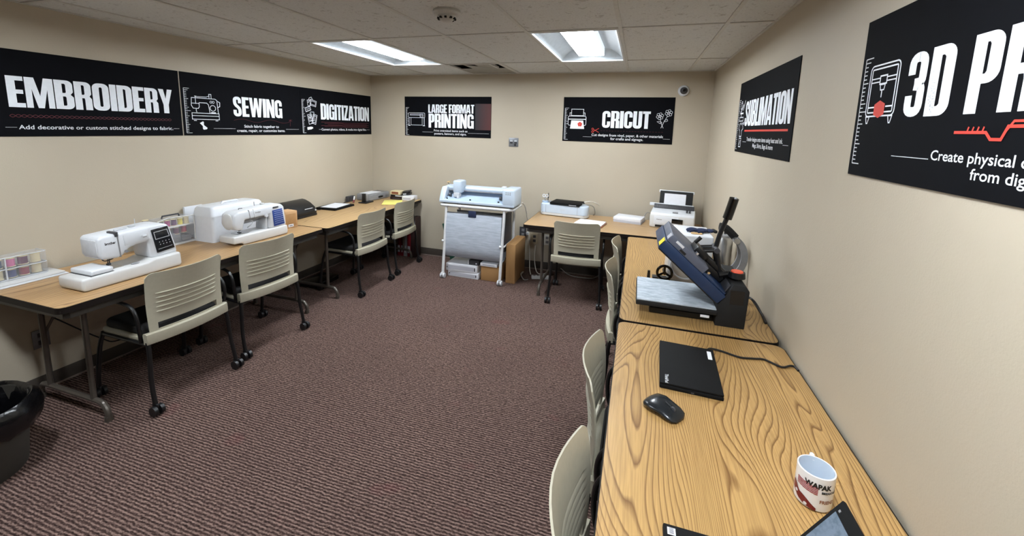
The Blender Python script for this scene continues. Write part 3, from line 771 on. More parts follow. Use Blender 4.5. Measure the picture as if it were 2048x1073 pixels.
p.circle(0.07+0.78*0.22, 0.128+0.56*0.165, 0.025, 0.004); p.circle(0.07+0.72*0.22, 0.128+0.86*0.165, 0.010, 0.003); p.circle(0.07+0.81*0.22, 0.128+0.86*0.165, 0.010, 0.003)
p.line(q([(0.97, 0.92), (1.06, 0.86), (1.05, 0.66), (0.97, 0.62)]), L); p.line(q([(0.7, 0.34), (0.88, 0.34)]), L*2)
p.line(q([(0.05, -0.06), (0.15, -0.06)]), L); p.line(q([(0.85, -0.06), (0.95, -0.06)]), L)
p.poly([(0.125, 0.098), (0.150, 0.112), (0.158, 0.107), (0.156, 0.083), (0.184, 0.060), (0.180, 0.050), (0.155, 0.045), (0.147, 0.052), (0.147, 0.075)])
p.build('icon', 'letter', t)
p = pr(); p.line(wavy(0.42, 1.02, 0.128, 0.014, 2), 0.002); p.line([(1.028, 0.155), (1.024, 0.085)], 0.003); p.line([(1.01, 0.135), (1.05, 0.15)], 0.003); p.line([(1.01, 0.15), (1.05, 0.13)], 0.002); p.build('thread_line', 'darkred', t)
p = pr(); p.text('Stitch fabric together to', 0.515, 0.886, 0.066, size=0.035, bold=0.012); p.text('create, repair, or customize items.', 0.443, 0.957, 0.028, size=0.035, bold=0.012)
p.line([(0.236, 0.056), (0.43, 0.056)], 0.0018); p.line([(0.97, 0.054), (1.132, 0.054)], 0.0018); p.build('caption', 'caption', t)

# DIGITIZATION
t = banner('black banner headed DIGITIZATION on the left wall by the corner', 'left', -1.163); ruler(t)
pr().polys(headline('DIGITIZATION', 0.280, 0.166, 1.122, 0.340)).build('heading', 'letter', t)
p = pr(); L = 0.0042
def rot(pts, cx, cy, a):
    c, s = math.cos(math.radians(a)), math.sin(math.radians(a)); return [(cx+x*c-y*s, cy+x*s+y*c) for x, y in pts]
rc = lambda w, h: [(-w, -h), (w, -h), (w, h), (-w, h)]
p.loop(rot(rc(0.042, 0.030), 0.175, 0.335, -12), L); p.loop(rot(rc(0.032, 0.018), 0.175, 0.335, -12), L)
p.line(rot([(-0.05, 0), (-0.03, 0.05), (0.0, 0.062), (0.02, 0.035)], 0.15, 0.335, 0), L); p.line(rot([(-0.04, 0), (-0.02, 0.03), (0.0, 0.042)], 0.15, 0.335, 0), L); p.loop(rot(rc(0.02, 0.03), 0.115, 0.335, 8), L)
p.loop(rot(rc(0.036, 0.020), 0.098, 0.27, 18), L*1.4); p.circle(0.086, 0.266, 0.009, 0.003); p.circle(0.112, 0.275, 0.009, 0.003)
p.loop(rot(rc(0.028, 0.05), 0.125, 0.165, 12), L); p.loop(rot(rc(0.019, 0.028), 0.126, 0.172, 12), L); p.loop(rot(rc(0.028, 0.05), 0.185, 0.165, -14), L); p.loop(rot(rc(0.018, 0.036), 0.185, 0.165, -14), L); p.loop(rot(rc(0.026, 0.045), 0.155, 0.195, 2), L)
p.circle(0.122, 0.18, 0.009); p.poly(rot(rc(0.030, 0.014), 0.110, 0.068, 8)); p.poly(rot(rc(0.010, 0.009), 0.148, 0.073, 8))
p.build('icon', 'letter', t)
p = pr()
for i, y in enumerate((0.138, 0.124, 0.111, 0.099, 0.088)): p.line([(0.28+0.05*(i % 3), y), (0.6, y+0.004*(i % 2)), (0.66, y-0.005), (1.11-0.04*(i % 2), y)], 0.004)
p.build('signal_lines', 'darkred', t)
p = pr(); p.text('Convert photos, videos, & media into digital files.', 0.283, 1.062, 0.046, size=0.035, bold=0.012); p.line([(0.245, 0.056), (0.275, 0.056)], 0.0018); p.line([(1.07, 0.056), (1.13, 0.056)], 0.0018); p.build('caption', 'caption', t)

# LARGE FORMAT PRINTING
t = banner('black banner headed LARGE FORMAT PRINTING on the back wall', 'back', 0.500); ruler(t, 0.012, 0.352)
k = NT('banner_red_glow'); sep = k.n('ShaderNodeSeparateXYZ'); k.l(k.coords(), sep.inputs[0])
k.l(k.ramp(k.math('DIVIDE', k.math('SUBTRACT', sep.outputs[0], 0.96), 0.2), [(0.0, lin((15, 16, 24))), (1.0, lin((78, 26, 24)))]), k.b.inputs['Base Color']); k.b.inputs['Roughness'].default_value = 0.6
pr(0.0042).rect(0.96, 0.094, 1.163, 0.404).build('red_printed_block', k.m, t)
pr().polys(headline('LARGE FORMAT', 0.332, 0.288, 0.948, 0.392)).polys(headline('PRINTING', 0.336, 0.108, 0.944, 0.280)).build('heading', 'letter', t)
p = pr(); L = 0.0045
p.rect(0.05, 0.225, 0.285, 0.288, L, 0.012); p.rect(0.075, 0.255, 0.262, 0.272, L); p.rect(0.215, 0.235, 0.262, 0.272, L); p.line([(0.06, 0.225), (0.06, 0.13)], L*1.5); p.line([(0.275, 0.225), (0.275, 0.13)], L*1.5)
p.line([(0.088, 0.225), (0.088, 0.135), (0.247, 0.135), (0.247, 0.225)], L); p.line([(0.05, 0.128), (0.08, 0.128)], L*1.6); p.line([(0.255, 0.128), (0.285, 0.128)], L*1.6); p.build('icon', 'letter', t)
p = pr(); p.text('Print oversized items such as', 0.41, 0.862, 0.062, size=0.036, bold=0.012); p.text('posters, banners, and signs.', 0.417, 0.850, 0.025, size=0.036, bold=0.012); p.line([(0.25, 0.052), (0.40, 0.052)], 0.0018); p.line([(0.87, 0.052), (1.14, 0.052)], 0.0018); p.build('caption', 'caption', t)

# CRICUT
t = banner('black banner with a printer icon and flower sprig on the back wall', 'back', 2.527); ruler(t, 0.02, 0.366)
pr().polys(headline('CRICUT', 0.43, 0.158, 0.932, 0.340)).build('heading', 'letter', t)
p = pr(); L = 0.005
p.rect(0.055, 0.175, 0.258, 0.282, L, 0.018); p.line([(0.06, 0.245), (0.255, 0.245)], L*1.6); p.rect(0.09, 0.282, 0.228, 0.358, L); p.line([(0.075, 0.285), (0.075, 0.315), (0.09, 0.315)], L); p.line([(0.242, 0.285), (0.242, 0.315), (0.228, 0.315)], L)
p.poly([(0.093, 0.232), (0.225, 0.232), (0.240, 0.140), (0.082, 0.140)])
p.build('printer_icon', 'letter', t); p = pr()
for cx, cy in ((1.025, 0.292), (1.110, 0.326)):
    for i in range(6): p.circle(cx+0.024*math.cos(i*PI/3+0.3), cy+0.024*math.sin(i*PI/3+0.3), 0.0145, 0.0035, 12)
    p.circle(cx, cy, 0.011, 0.0035, 12)
p.line([(1.03, 0.262), (1.045, 0.21), (1.066, 0.168)], 0.004); p.line([(1.10, 0.296), (1.07, 0.235), (1.042, 0.168)], 0.004)
p.loop([(1.07, 0.245), (1.10, 0.262), (1.105, 0.245), (1.085, 0.235)], 0.003); p.loop([(1.05, 0.225), (1.02, 0.238), (1.00, 0.235), (1.03, 0.215)], 0.003); p.build('icon', 'letter', t)
p = pr(0.0055)
for i in range(5): p.circle(0.190+0.014*math.cos(i*2*PI/5+PI/2), 0.190+0.014*math.sin(i*2*PI/5+PI/2), 0.0125)
p.circle(0.334, 0.142, 0.012, 0.004, 12); p.circle(0.334, 0.112, 0.012, 0.004, 12); p.line([(0.344, 0.137), (0.402, 0.106)], 0.005); p.line([(0.344, 0.117), (0.402, 0.15)], 0.005)
p.build('red_flower_and_scissors', 'red', t)
p = pr()
for i in range(22): p.line([(0.42+i*0.03, 0.125), (0.438+i*0.03, 0.125)], 0.0022)
p.build('cut_line', 'darkred', t)
p = pr(); p.text('Cut designs from vinyl, paper, & other materials', 0.325, 1.071, 0.066, size=0.038, bold=0.012); p.text('for crafts and signage.', 0.53, 0.872, 0.028, size=0.038, bold=0.012); p.line([(0.23, 0.055), (0.33, 0.055)], 0.0018); p.line([(1.07, 0.055), (1.14, 0.055)], 0.0018); p.build('caption', 'caption', t)

# SUBLIMATION
t = banner('black banner headed SUBLIMATION on the right wall', 'right', -1.235); ruler(t)
pr().polys(headline('SUBLIMATION', 0.215, 0.180, 1.118, 0.346)).build('heading', 'letter', t)
pr().line([(0.24, 0.149), (1.103, 0.149)], 0.011).build('underline', 'red', t)
p = pr(); L = 0.005
p.rect(0.06, 0.215, 0.17, 0.245, L); p.line([(0.07, 0.27), (0.16, 0.27)], L*2); p.line([(0.075, 0.27), (0.15, 0.33)], L*2); p.line([(0.15, 0.29), (0.19, 0.355)], L*2); p.line([(0.10, 0.245), (0.10, 0.27)], L*2); p.rect(0.075, 0.30, 0.115, 0.345, L); p.line([(0.08, 0.352), (0.11, 0.352)], L)
p.line([(0.09, 0.195), (0.07, 0.165), (0.10, 0.15), (0.10, 0.11), (0.16, 0.11), (0.16, 0.15), (0.19, 0.165), (0.17, 0.195), (0.15, 0.205), (0.13, 0.19), (0.11, 0.205), (0.09, 0.195)], L); p.rect(0.105, 0.035, 0.165, 0.10, L); p.line([(0.12, 0.05), (0.15, 0.085)], L); p.circle(0.19, 0.20, 0.01); p.build('icon', 'letter', t)
p = pr(); p.text('Transfer designs onto items using heat and ink.', 0.325, 1.048, 0.082, size=0.036, bold=0.012); p.text('Mugs, Shirts, Bags & more', 0.49, 0.90, 0.045, size=0.036, bold=0.012); p.line([(0.22, 0.075), (0.315, 0.075)], 0.0018); p.line([(1.055, 0.075), (1.135, 0.075)], 0.0018); p.build('caption', 'caption', t)

# 3D PRINTING (runs out of the frame)
t = banner('black banner headed 3D PRINTING, cut by the right photo edge', 'right', -2.98); ruler(t, 0.038, 0.368)
pr().polys(headline('3D PRINTING', 0.252, 0.178, 1.112, 0.346, 0.05)).build('heading', 'letter', t)
p = pr(); L = 0.0045
p.rect(0.057, 0.185, 0.214, 0.342, L, 0.018); p.rect(0.068, 0.196, 0.203, 0.331, L, 0.006); p.line([(0.07, 0.300), (0.115, 0.300)], L*0.8); p.line([(0.07, 0.289), (0.115, 0.289)], L*0.8); p.line([(0.155, 0.300), (0.20, 0.300)], L*0.8); p.line([(0.155, 0.289), (0.20, 0.289)], L*0.8)
p.rect(0.115, 0.280, 0.155, 0.308, L); p.loop([(0.122, 0.280), (0.148, 0.280), (0.144, 0.264), (0.126, 0.264)], L*0.8); p.line([(0.135, 0.264), (0.135, 0.242)], L); p.line([(0.07, 0.214), (0.105, 0.214)], L); p.line([(0.165, 0.214), (0.20, 0.214)], L)
p.loop([(0.065, 0.186), (0.085, 0.186), (0.078, 0.166), (0.072, 0.166)], L*0.8); p.loop([(0.186, 0.186), (0.206, 0.186), (0.199, 0.166), (0.193, 0.166)], L*0.8); p.build('icon', 'letter', t)
p = pr(0.0052); p.poly([(0.135, 0.233), (0.163, 0.222), (0.163, 0.192), (0.135, 0.181), (0.107, 0.192), (0.107, 0.222)]); p.build('red_cube', 'red', t); p = pr(0.0052)
p.line([(0.462, 0.138), (0.552, 0.138), (0.566, 0.124), (0.592, 0.124), (0.604, 0.150), (0.66, 0.150), (0.69, 0.135), (0.90, 0.135), (0.92, 0.15), (1.0, 0.15)], 0.0065)
for i in range(4): p.line([(0.50+i*0.014, 0.138), (0.504+i*0.014, 0.150)], 0.004)
p.line([(0.598, 0.138), (0.615, 0.160), (0.64, 0.160)], 0.005); p.circle(0.652, 0.145, 0.012, 0.004); p.build('red_circuit', 'red', t)
p = pr(); p.text('Create physical objects', 0.397, 0.757, 0.072, size=0.034, bold=0.01); p.text('from digital designs.', 0.53, 0.845, 0.038, size=0.034, bold=0.01); p.line([(0.234, 0.073), (0.39, 0.073)], 0.0018); p.build('caption', 'caption', t)
# ---------------------------------------------------------------- left table: sewing corner
def front_print(yf): return Print(lambda x, z, d: (x, yf-d, z))
def needle_set(t, x, y, z0, z1):
    MB().cyl((x, y, z0+0.012), (x, y, z1), 0.0022).cyl((x+0.008, y, z0+0.02), (x+0.008, y, z1), 0.003).lohi((x-0.006, y-0.008, z0+0.018), (x+0.012, y+0.008, z0+0.03), 0.002).build('needle_bar', 'darkgrey', t)
    MB().lohi((x-0.008, y-0.016, z0+0.001), (x+0.008, y+0.012, z0+0.006), 0.001).build('presser_foot', 'black', t)
    MB().tube([(x+0.02, y+0.01, z1), (x+0.025, y, z1-0.018), (x-0.015, y-0.006, z1-0.02), (x-0.025, y, z1-0.008)], 0.003, smooth=3).build('thread_guide', 'black', t)

# embroidery machine with touch screen panel
t = thing('embroidery_machine', 'large white embroidery machine with a black screen panel on the left table', 'sewing machine', (0.478, -3.07, T), PI/2)
b = MB(); b.prism([(-0.25, 0.022), (-0.243, 0.002), (0.245, 0.002), (0.25, 0.02), (0.247, 0.090), (0.10, 0.088), (0.06, 0.076), (-0.25, 0.072)], -0.114, 0.09, 'y', 0.012, 3); b.build('base', 'offwhite', t)
b = MB(); b.prism([(-0.152, 0.266), (-0.149, 0.172), (-0.137, 0.145), (-0.062, 0.138), (-0.038, 0.150), (-0.012, 0.180), (0.03, 0.192), (0.085, 0.196), (0.098, 0.086), (0.246, 0.086), (0.240, 0.130), (0.212, 0.262), (0.196, 0.284), (0.16, 0.290), (0.02, 0.284), (-0.135, 0.276)], -0.088, 0.072, 'y', 0.014, 3); b.build('body', 'white', t)
MB().prism([(-0.144, 0.258), (-0.141, 0.180), (-0.131, 0.154), (-0.115, 0.154), (-0.115, 0.258)], -0.070, 0.055, 'y', 0.006).build('face_cover', 'lightgrey', t).location.x = -0.012
MB().lohi((-0.200, -0.098, 0.074), (-0.100, 0.08, 0.102), 0.007, 3).build('embroidery_carriage', 'white', t)
MB().lohi((-0.202, -0.1, 0.0715), (-0.098, 0.082, 0.0755), 0.001).build('carriage_shadow_gap', 'darkgrey', t)
MB().prism([(0.104, 0.262), (0.198, 0.270), (0.229, 0.122), (0.128, 0.112)], -0.0925, -0.087, 'y', 0.003).build('control_panel', 'lcd', t)
p = front_print(-0.0930); 
p.loop([(0.118, 0.244), (0.191, 0.250), (0.202, 0.205), (0.125, 0.199)], 0.0035)
for i in range(4):
    for j in range(2): p.circle(0.144+0.018*i+0.004*j, 0.178-0.016*j+0.001*i, 0.0028, None, 8)
p.line([(0.135, 0.134), (0.215, 0.142)], 0.002); p.build('panel_marks', 'lightgrey', t)
p = front_print(-0.0888); p.text('brother', -0.122, -0.072, 0.226, size=0.021, bold=0.03); p.build('brand_mark', 'ink', t)
MB().prism([(-0.066, 0.278), (-0.060, 0.278), (-0.052, 0.142), (-0.058, 0.142)], -0.0895, -0.03, 'y').build('thread_slot', 'grey', t)
MB().lohi((-0.074, -0.091, 0.262), (-0.058, -0.02, 0.290), 0.003).build('take_up_cover', 'darkgrey', t)
MB().prism([(-0.035, 0.262), (0.09, 0.272), (0.092, 0.212), (-0.03, 0.200)], -0.0893, -0.086, 'y', 0.001).build('front_door', 'white', t)
MB().cyl((0.055, -0.096, 0.235), (0.075, -0.096, 0.237), 0.007).build('slide_lever', 'lightgrey', t)
MB().cyl((-0.028, -0.090, 0.168), (-0.028, -0.0935, 0.168), 0.009).build('start_button', 'grey', t)
MB().lohi((-0.11, -0.06, 0.0735), (-0.03, 0.03, 0.0765), 0.001).build('needle_plate', 'steel', t)
MB().sphere((0.02, -0.07, 0.078), (0.022, 0.014, 0.006)).build('bobbin_cover', 'grey', t)
needle_set(t, -0.088, -0.03, 0.076, 0.145)
MB().lohi((-0.04, -0.03, 0.283), (0.02, -0.015, 0.292), 0.003).build('top_handle', 'lightgrey', t)
MB().cyl((0.06, 0.0, 0.288), (0.06, 0.0, 0.292), 0.018).build('bobbin_winder', 'lightgrey', t)
MB().tube([(0.09, 0.02, 0.288), (0.09, 0.02, 0.325)], 0.002).build('spool_pin', 'lightgrey', t)

def spool(label, loc, r, h, m, group, rot=(0, 0, 0), core='t_cream'):
    t = thing('thread_spool', label, 'thread spool', loc, 0, group); t.rotation_euler = rot
    MB().cyl((0, 0, 0.004), (0, 0, h-0.004), r, seg=14).build('thread', m, t)
    c = MB(); c.cyl((0, 0, 0), (0, 0, 0.004), r*1.12, seg=14); c.cyl((0, 0, h-0.004), (0, 0, h), r*1.12, seg=14); c.build('core', core, t)
    return t
spool('brown thread spool on the wall side of the embroidery machine', (0.06, -2.690, T), 0.017, 0.042, 't_brown', None)
o = MB().lohi((0.045, -2.705, T), (0.075, -2.675, T+0.178), 0.004).build('spool_stand', 'offwhite'); tag(o, 'slim white spool stand behind the embroidery machine', 'spool stand')
bpy.data.objects['thread_spool'].location.z = T+0.178

# compact sewing machine with blue stitch panel
t = thing('sewing_machine', 'smaller white sewing machine with a blue stitch chart panel', 'sewing machine', (0.470, -2.185, T), PI/2-math.radians(4))
MB().prism([(-0.232, 0.020), (-0.165, 0.018), (-0.160, 0.002), (0.225, 0.004), (0.230, 0.03), (0.227, 0.078), (-0.232, 0.074)], -0.090, 0.075, 'y', 0.010, 3).build('base', 'offwhite', t)
MB().prism([(-0.215, 0.235), (-0.222, 0.165), (-0.200, 0.118), (-0.150, 0.112), (-0.128, 0.188), (0.075, 0.192), (0.070, 0.076), (0.226, 0.076), (0.212, 0.235), (0.190, 0.262), (0.14, 0.266), (-0.18, 0.256)], -0.080, 0.060, 'y', 0.015, 3).build('body', 'white', t)
MB().lohi((-0.13, 0.02, 0.135), (0.075, 0.05, 0.20), 0.004).build('rear_arm', 'lightgrey', t)
MB().lohi((-0.13, -0.060, 0.176), (0.075, 0.03, 0.194), 0.003).build('arm_underside', 'grey', t)
MB().prism([(0.068, 0.190), (0.068, 0.078), (0.045, 0.078), (0.050, 0.12), (0.060, 0.190)], -0.060, 0.05, 'y', 0.002).build('inner_column', 'lightgrey', t)
MB().sphere((-0.214, -0.01, 0.182), (0.016, 0.062, 0.062), 20).build('face_cover', 'offwhite', t)
MB().prism([(0.098, 0.222), (0.187, 0.226), (0.206, 0.094), (0.108, 0.088)], -0.0845, -0.079, 'y', 0.003).build('stitch_panel', 'blue', t)
p = front_print(-0.0852)
for i in range(7): p.line([(0.110+0.0012*i, 0.210-0.0165*i), (0.186+0.0022*i, 0.213-0.0165*i)], 0.0022)
p.build('stitch_chart', 'bluewhite', t)
MB().lohi((0.105, -0.0845, 0.238), (0.155, -0.079, 0.250), 0.002).build('display', 'darkgrey', t)
p = front_print(-0.0808); p.text('brother', -0.045, 0.0, 0.226, size=0.014, bold=0.03); p.build('brand_mark', 'printink', t)
MB().prism([(-0.100, 0.258), (-0.096, 0.258), (-0.086, 0.192), (-0.090, 0.192)], -0.0815, -0.05, 'y').build('thread_slot', 'grey', t)
MB().prism([(-0.062, 0.258), (-0.0605, 0.258), (-0.052, 0.192), (-0.0535, 0.192)], -0.0815, -0.05, 'y').build('thread_slot', 'lightgrey', t)
MB().cyl((0.045, -0.07, 0.190), (0.045, -0.088, 0.190), 0.012).build('reverse_lever', 'white', t)
MB().tube([(-0.08, -0.03, 0.112), (-0.06, -0.05, 0.135), (-0.045, -0.05, 0.150), (-0.05, -0.03, 0.165)], 0.005, smooth=3).build('threader_lever', 'white', t)
MB().lohi((-0.17, -0.05, 0.077), (-0.08, 0.03, 0.080), 0.001).build('needle_plate', 'steel', t)
needle_set(t, -0.135, -0.01, 0.08, 0.125)
MB().cyl((0.09, 0.02, 0.262), (0.09, 0.02, 0.276), 0.016).build('bobbin_winder', 'offwhite', t)
MB().tube([(0.03, 0.03, 0.262), (0.03, 0.03, 0.295)], 0.002).tube([(-0.12, 0.0, 0.255), (-0.12, 0.0, 0.268), (-0.10, -0.015, 0.268)], 0.003).build('spool_pin', 'darkgrey', t)

# hard case behind it
t = thing('machine_cover', 'tall white hard cover standing behind the smaller sewing machine', 'machine cover', (0.195, -2.165, T), PI/2)
def ring(z, dx, dy, r): return [(x, y, z) for x, y in rrect(-0.232+dx, -0.110+dy, 0.232-dx, 0.110-dy, r)]
MB().loft([ring(0.0, 0.0, 0.0, 0.02), ring(0.20, 0.006, 0.005, 0.022)], True).build('lower_shell', 'white', t)
MB().loft([ring(0.20, 0.004, 0.003, 0.022), ring(0.255, 0.012, 0.012, 0.025), ring(0.270, 0.022, 0.022, 0.025), ring(0.276, 0.04, 0.035, 0.03)], True).build('lid', 'white', t)
MB().tube([(-0.07, 0, 0.272), (-0.06, 0, 0.284), (0.06, 0, 0.284), (0.07, 0, 0.272)], 0.010).build('handle', 'white', t)

# white board against the wall
t = thing('extension_table', 'thin white panel leaning on the wall between thread case and machine cover', 'panel', (-0.004, -2.315, T), PI/2)
MB().box((0, 0, 0.13), (0.145, 0.022, 0.25), 0.006).build('panel', 'white', t)
MB().box((0, -0.014, 0.02), (0.14, 0.006, 0.015), 0.002).build('ledge', 'lightgrey', t)

# clear thread organiser with two tiers
t = thing('thread_organiser', 'clear two-tier organiser case of thread beside the white panel', 'storage case', (0.060, -2.525, T), PI/2)
MB().lohi((-0.125, -0.06, 0.0), (0.125, 0.06, 0.014), 0.005).build('base_tray', 'offwhite', t)
MB().lohi((-0.123, -0.058, 0.138), (0.123, 0.058, 0.146), 0.002).build('middle_shelf', 'offwhite', t)
def open_box(t, name, x0, x1, y0, y1, z0, z1, m='clear', th=0.003):
    b = MB()
    b.lohi((x0, y0, z0), (x1, y0+th, z1)).lohi((x0, y1-th, z0), (x1, y1, z1)).lohi((x0, y0+th, z0), (x0+th, y1-th, z1)).lohi((x1-th, y0+th, z0), (x1, y1-th, z1)).lohi((x0, y0, z1), (x1, y1, z1+th))
    return b.build(name, m, t)
open_box(t, 'case_shell', -0.125, 0.125, -0.06, 0.06, 0.014, 0.205)
MB().tube([(-0.125, -0.06, 0.02), (-0.125, -0.06, 0.20), (0.10, -0.06, 0.208), (0.123, -0.06, 0.19), (0.125, -0.06, 0.02)], 0.004, smooth=3).build('rim', 'offwhite', t)
MB().tube([(-0.06, 0, 0.208), (-0.055, 0, 0.225), (0.055, 0, 0.225), (0.06, 0, 0.208)], 0.006).build('handle', 'darkgrey', t)
for i in range(3): MB().lohi((-0.11+i*0.075, -0.045, 0.02), (-0.045+i*0.075, 0.05, 0.03+0.03*(i % 2)+0.03), 0.003).build('drawer', 'smoke', t)
GS = 'spools inside the two-tier case'
org = t
cols = ['t_teal', 't_magenta', 't_purple', 't_yellow', 't_cream']
labs = ['dark teal thread spool in the top tier of the two-tier case', 'magenta thread spool in the top tier of the two-tier case', 'purple thread spool in the top tier of the two-tier case', 'yellow thread spool in the top tier of the two-tier case', 'cream thread spool in the top tier of the two-tier case']
for i in range(5): spool(labs[i], (0.088, -2.525-0.088+0.044*i, T+0.147), 0.016, 0.05, cols[i], GS)
cols2 = ['t_brown', 't_plum', 't_red']
labs2 = ['brown thread spool lying low in the two-tier case', 'plum thread spool lying low in the two-tier case', 'red thread spool lying low in the two-tier case']
for i in range(3): spool(labs2[i], (0.095, -2.575+0.055*i, T+0.082 if i < 2 else T+0.085), 0.017, 0.052, cols2[i], GS)

# clear thread box on a white tray
t = thing('thread_tray', 'flat white tray under the clear thread box, left table end', 'tray', (0.062, -3.33, T), PI/2)
MB().lohi((-0.17, -0.085, 0.0), (0.17, 0.085, 0.008), 0.003).build('tray_base', 'white', t)
MB().lohi((-0.165, -0.075, 0.008), (0.16, 0.08, 0.020), 0.004).build('tray_step', 'offwhite', t)
t = thing('thread_box', 'clear plastic thread box with coloured spools on the white tray', 'storage box', (0.030, -3.352, T+0.020), PI/2)
MB().lohi((-0.135, -0.048, 0.0), (0.135, 0.048, 0.004), 0.001).build('box_base', 'clear', t)
open_box(t, 'box_shell', -0.135, 0.135, -0.048, 0.048, 0.004, 0.128)
MB().lohi((-0.133, -0.046, 0.064), (0.133, 0.046, 0.067)).build('shelf', 'clear', t)
b = MB()
for z in (0.004, 0.066, 0.130): b.tube([(-0.135, -0.049, z), (0.128, -0.049, z), (0.136, -0.04, z), (0.136, 0.045, z)], 0.0028)
b.tube([(-0.03, -0.049, 0.004), (-0.03, -0.049, 0.130)], 0.0035); b.build('rim', 'lightgrey', t)
GT = 'spools inside the clear thread box'
rowU = [('t_purple', 'dim purple'), ('t_teal', 'navy teal'), ('t_pink', 'pink'), ('t_plum', 'plum'), ('t_cream', 'cream')]
rowL = [('t_brown', 'brown'), ('t_cream', 'cream'), ('t_navy', 'royal blue'), ('t_red', 'crimson'), ('t_cream', 'pale end')]
for i, (m_, nm) in enumerate(rowU): spool(nm+' thread spool in the upper row of the clear thread box', (0.034, -3.352-0.098+0.051*i, T+0.0885), 0.0195, 0.050, m_, GT)
for i, (m_, nm) in enumerate(rowL): spool(nm+' thread spool in the lower row of the clear thread box', (0.034, -3.352-0.098+0.051*i, T+0.0255), 0.0195, 0.050, m_, GT)

# small cardboard box
t = thing('cardboard_box', 'small brown cardboard box beside the smaller sewing machine', 'box', (0.388, -1.795, T), PI/2-math.radians(8))
MB().lohi((-0.062, -0.062, 0), (0.062, 0.062, 0.150), 0.002).build('carton', 'card2', t)
MB().lohi((-0.048, -0.0635, 0.02), (0.050, -0.0615, 0.130), 0.0008).build('front_flap', 'card_tape', t)
MB().lohi((-0.030, -0.0646, 0.012), (0.020, -0.0628, 0.036)).build('sticker', 'paper', t)
p = front_print(-0.0650); p.line([(-0.022, 0.023), (0.010, 0.023)], 0.008); p.build('sticker_print', 'printink', t)

# black document scanner
t = thing('scanner', 'black scanner with a rounded top at the wall, beside the cardboard box', 'scanner', (0.130, -1.475, T), PI/2)
prof = [(-0.115, 0.01), (-0.118, 0.05), (-0.10, 0.085), (-0.04, 0.128), (0.02, 0.152), (0.055, 0.158), (0.085, 0.150), (0.095, 0.12), (0.095, 0.01)]
MB().prism([(y, z) for y, z in prof], -0.215, 0.200, 'x', 0.010, 3).build('body', 'black', t)
MB().prism([(-0.122, 0.0), (-0.122, 0.022), (-0.09, 0.028), (0.09, 0.028), (0.09, 0.0)], -0.20, 0.195, 'x', 0.004).build('base', 'black', t)
MB().box((0.10, -0.108, 0.080), (0.10, 0.004, 0.006), 0.001, rot=(math.radians(-30), 0, 0)).build('front_slot', 'lightgrey', t)
MB().cyl((0.180, -0.115, 0.055), (0.180, -0.121, 0.055), 0.008).build('power_button', 'lightgrey', t)
o = MB().tube([(0.06, -1.285, T+0.14), (0.06, -1.22, T+0.11), (0.09, -1.16, T+0.03), (0.11, -1.10, T+0.008), (0.10, -1.03, T+0.008)], 0.004, smooth=5).build('power_cable', 'black'); tag(o, 'black cable running from the black scanner to the wall laptop', 'cable')
o = MB().tube([(0.16, -1.272, T+0.05), (0.17, -1.235, T+0.03), (0.15, -1.215, T+0.006), (0.12, -1.20, T+0.006)], 0.004, smooth=5).build('usb_cable', 'black'); tag(o, 'short black cable hanging from the side of the scanner', 'cable')

# ---------------------------------------------------------------- corner table
t = thing('laptop', 'closed black laptop under white paper on the corner table', 'laptop', (0.150, -0.890, T), PI/2+math.radians(2))
MB().lohi((-0.165, -0.125, 0.0), (0.165, 0.125, 0.012), 0.004).build('base', 'laptop', t)
MB().lohi((-0.165, -0.122, 0.013), (0.165, 0.125, 0.021), 0.003).build('lid', 'laptop', t)
o = MB().box((0.145, -0.885, T+0.0225), (0.19, 0.27, 0.002), 0, rot=(0, 0, math.radians(7))).build('paper_sheet', 'paper'); tag(o, 'white paper lying on the closed laptop of the corner table', 'paper')
o = MB().tube([(0.08, -0.72, T+0.006), (0.07, -0.65, T+0.008), (0.10, -0.60, T+0.02), (0.08, -0.56, T+0.06)], 0.005, smooth=5).build('black_cable', 'black'); tag(o, 'black cable behind the laptop on the corner table', 'cable')
t = thing('marker_pen', 'white and red marker pen leaning by the small black stand', 'pen', (0.16, -0.60, T))
MB().cyl((0.0, 0.0, 0.008), (-0.02, 0.045, 0.075), 0.008).build('barrel', 'offwhite', t)
MB().cyl((0.0, 0.0, 0.008), (-0.008, 0.018, 0.036), 0.0095).build('cap', 'redbook', t)
t = thing('device_stand', 'small black upright stand on a flat base, corner table', 'stand', (0.26, -0.50, T), PI/2)
MB().lohi((-0.075, -0.055, 0), (0.075, 0.055, 0.014), 0.004).build('base', 'black', t)
MB().lohi((-0.05, -0.02, 0.014), (-0.022, 0.02, 0.115), 0.004).build('upright', 'black', t)
MB().lohi((-0.022, -0.015, 0.014), (0.035, 0.035, 0.095), 0.006).build('holder', 'grey', t)
t = thing('film_case', 'grey translucent plastic case with a white sheet on top, corner table', 'case', (0.175, -0.235, T), PI/2-math.radians(6))
MB().lohi((-0.19, -0.10, 0), (0.185, 0.10, 0.085), 0.014, 3).build('body', 'smoke', t)
MB().lohi((-0.175, -0.085, 0.006), (0.17, 0.085, 0.066), 0.004).build('contents', 'grey', t)
MB().lohi((-0.16, -0.07, 0.086), (0.06, 0.08, 0.088)).build('sheet', 'paper', t)
s = MB().sphere((0.02, -0.101, 0.035), (0.048, 0.006, 0.013)).build('handle', 'black', t)
o = MB().lohi((0.015, -0.56, T), (0.06, -0.44, T+0.065), 0.004).build('small_case', 'darkgrey'); tag(o, 'dark small box at the wall behind the marker pen', 'box')
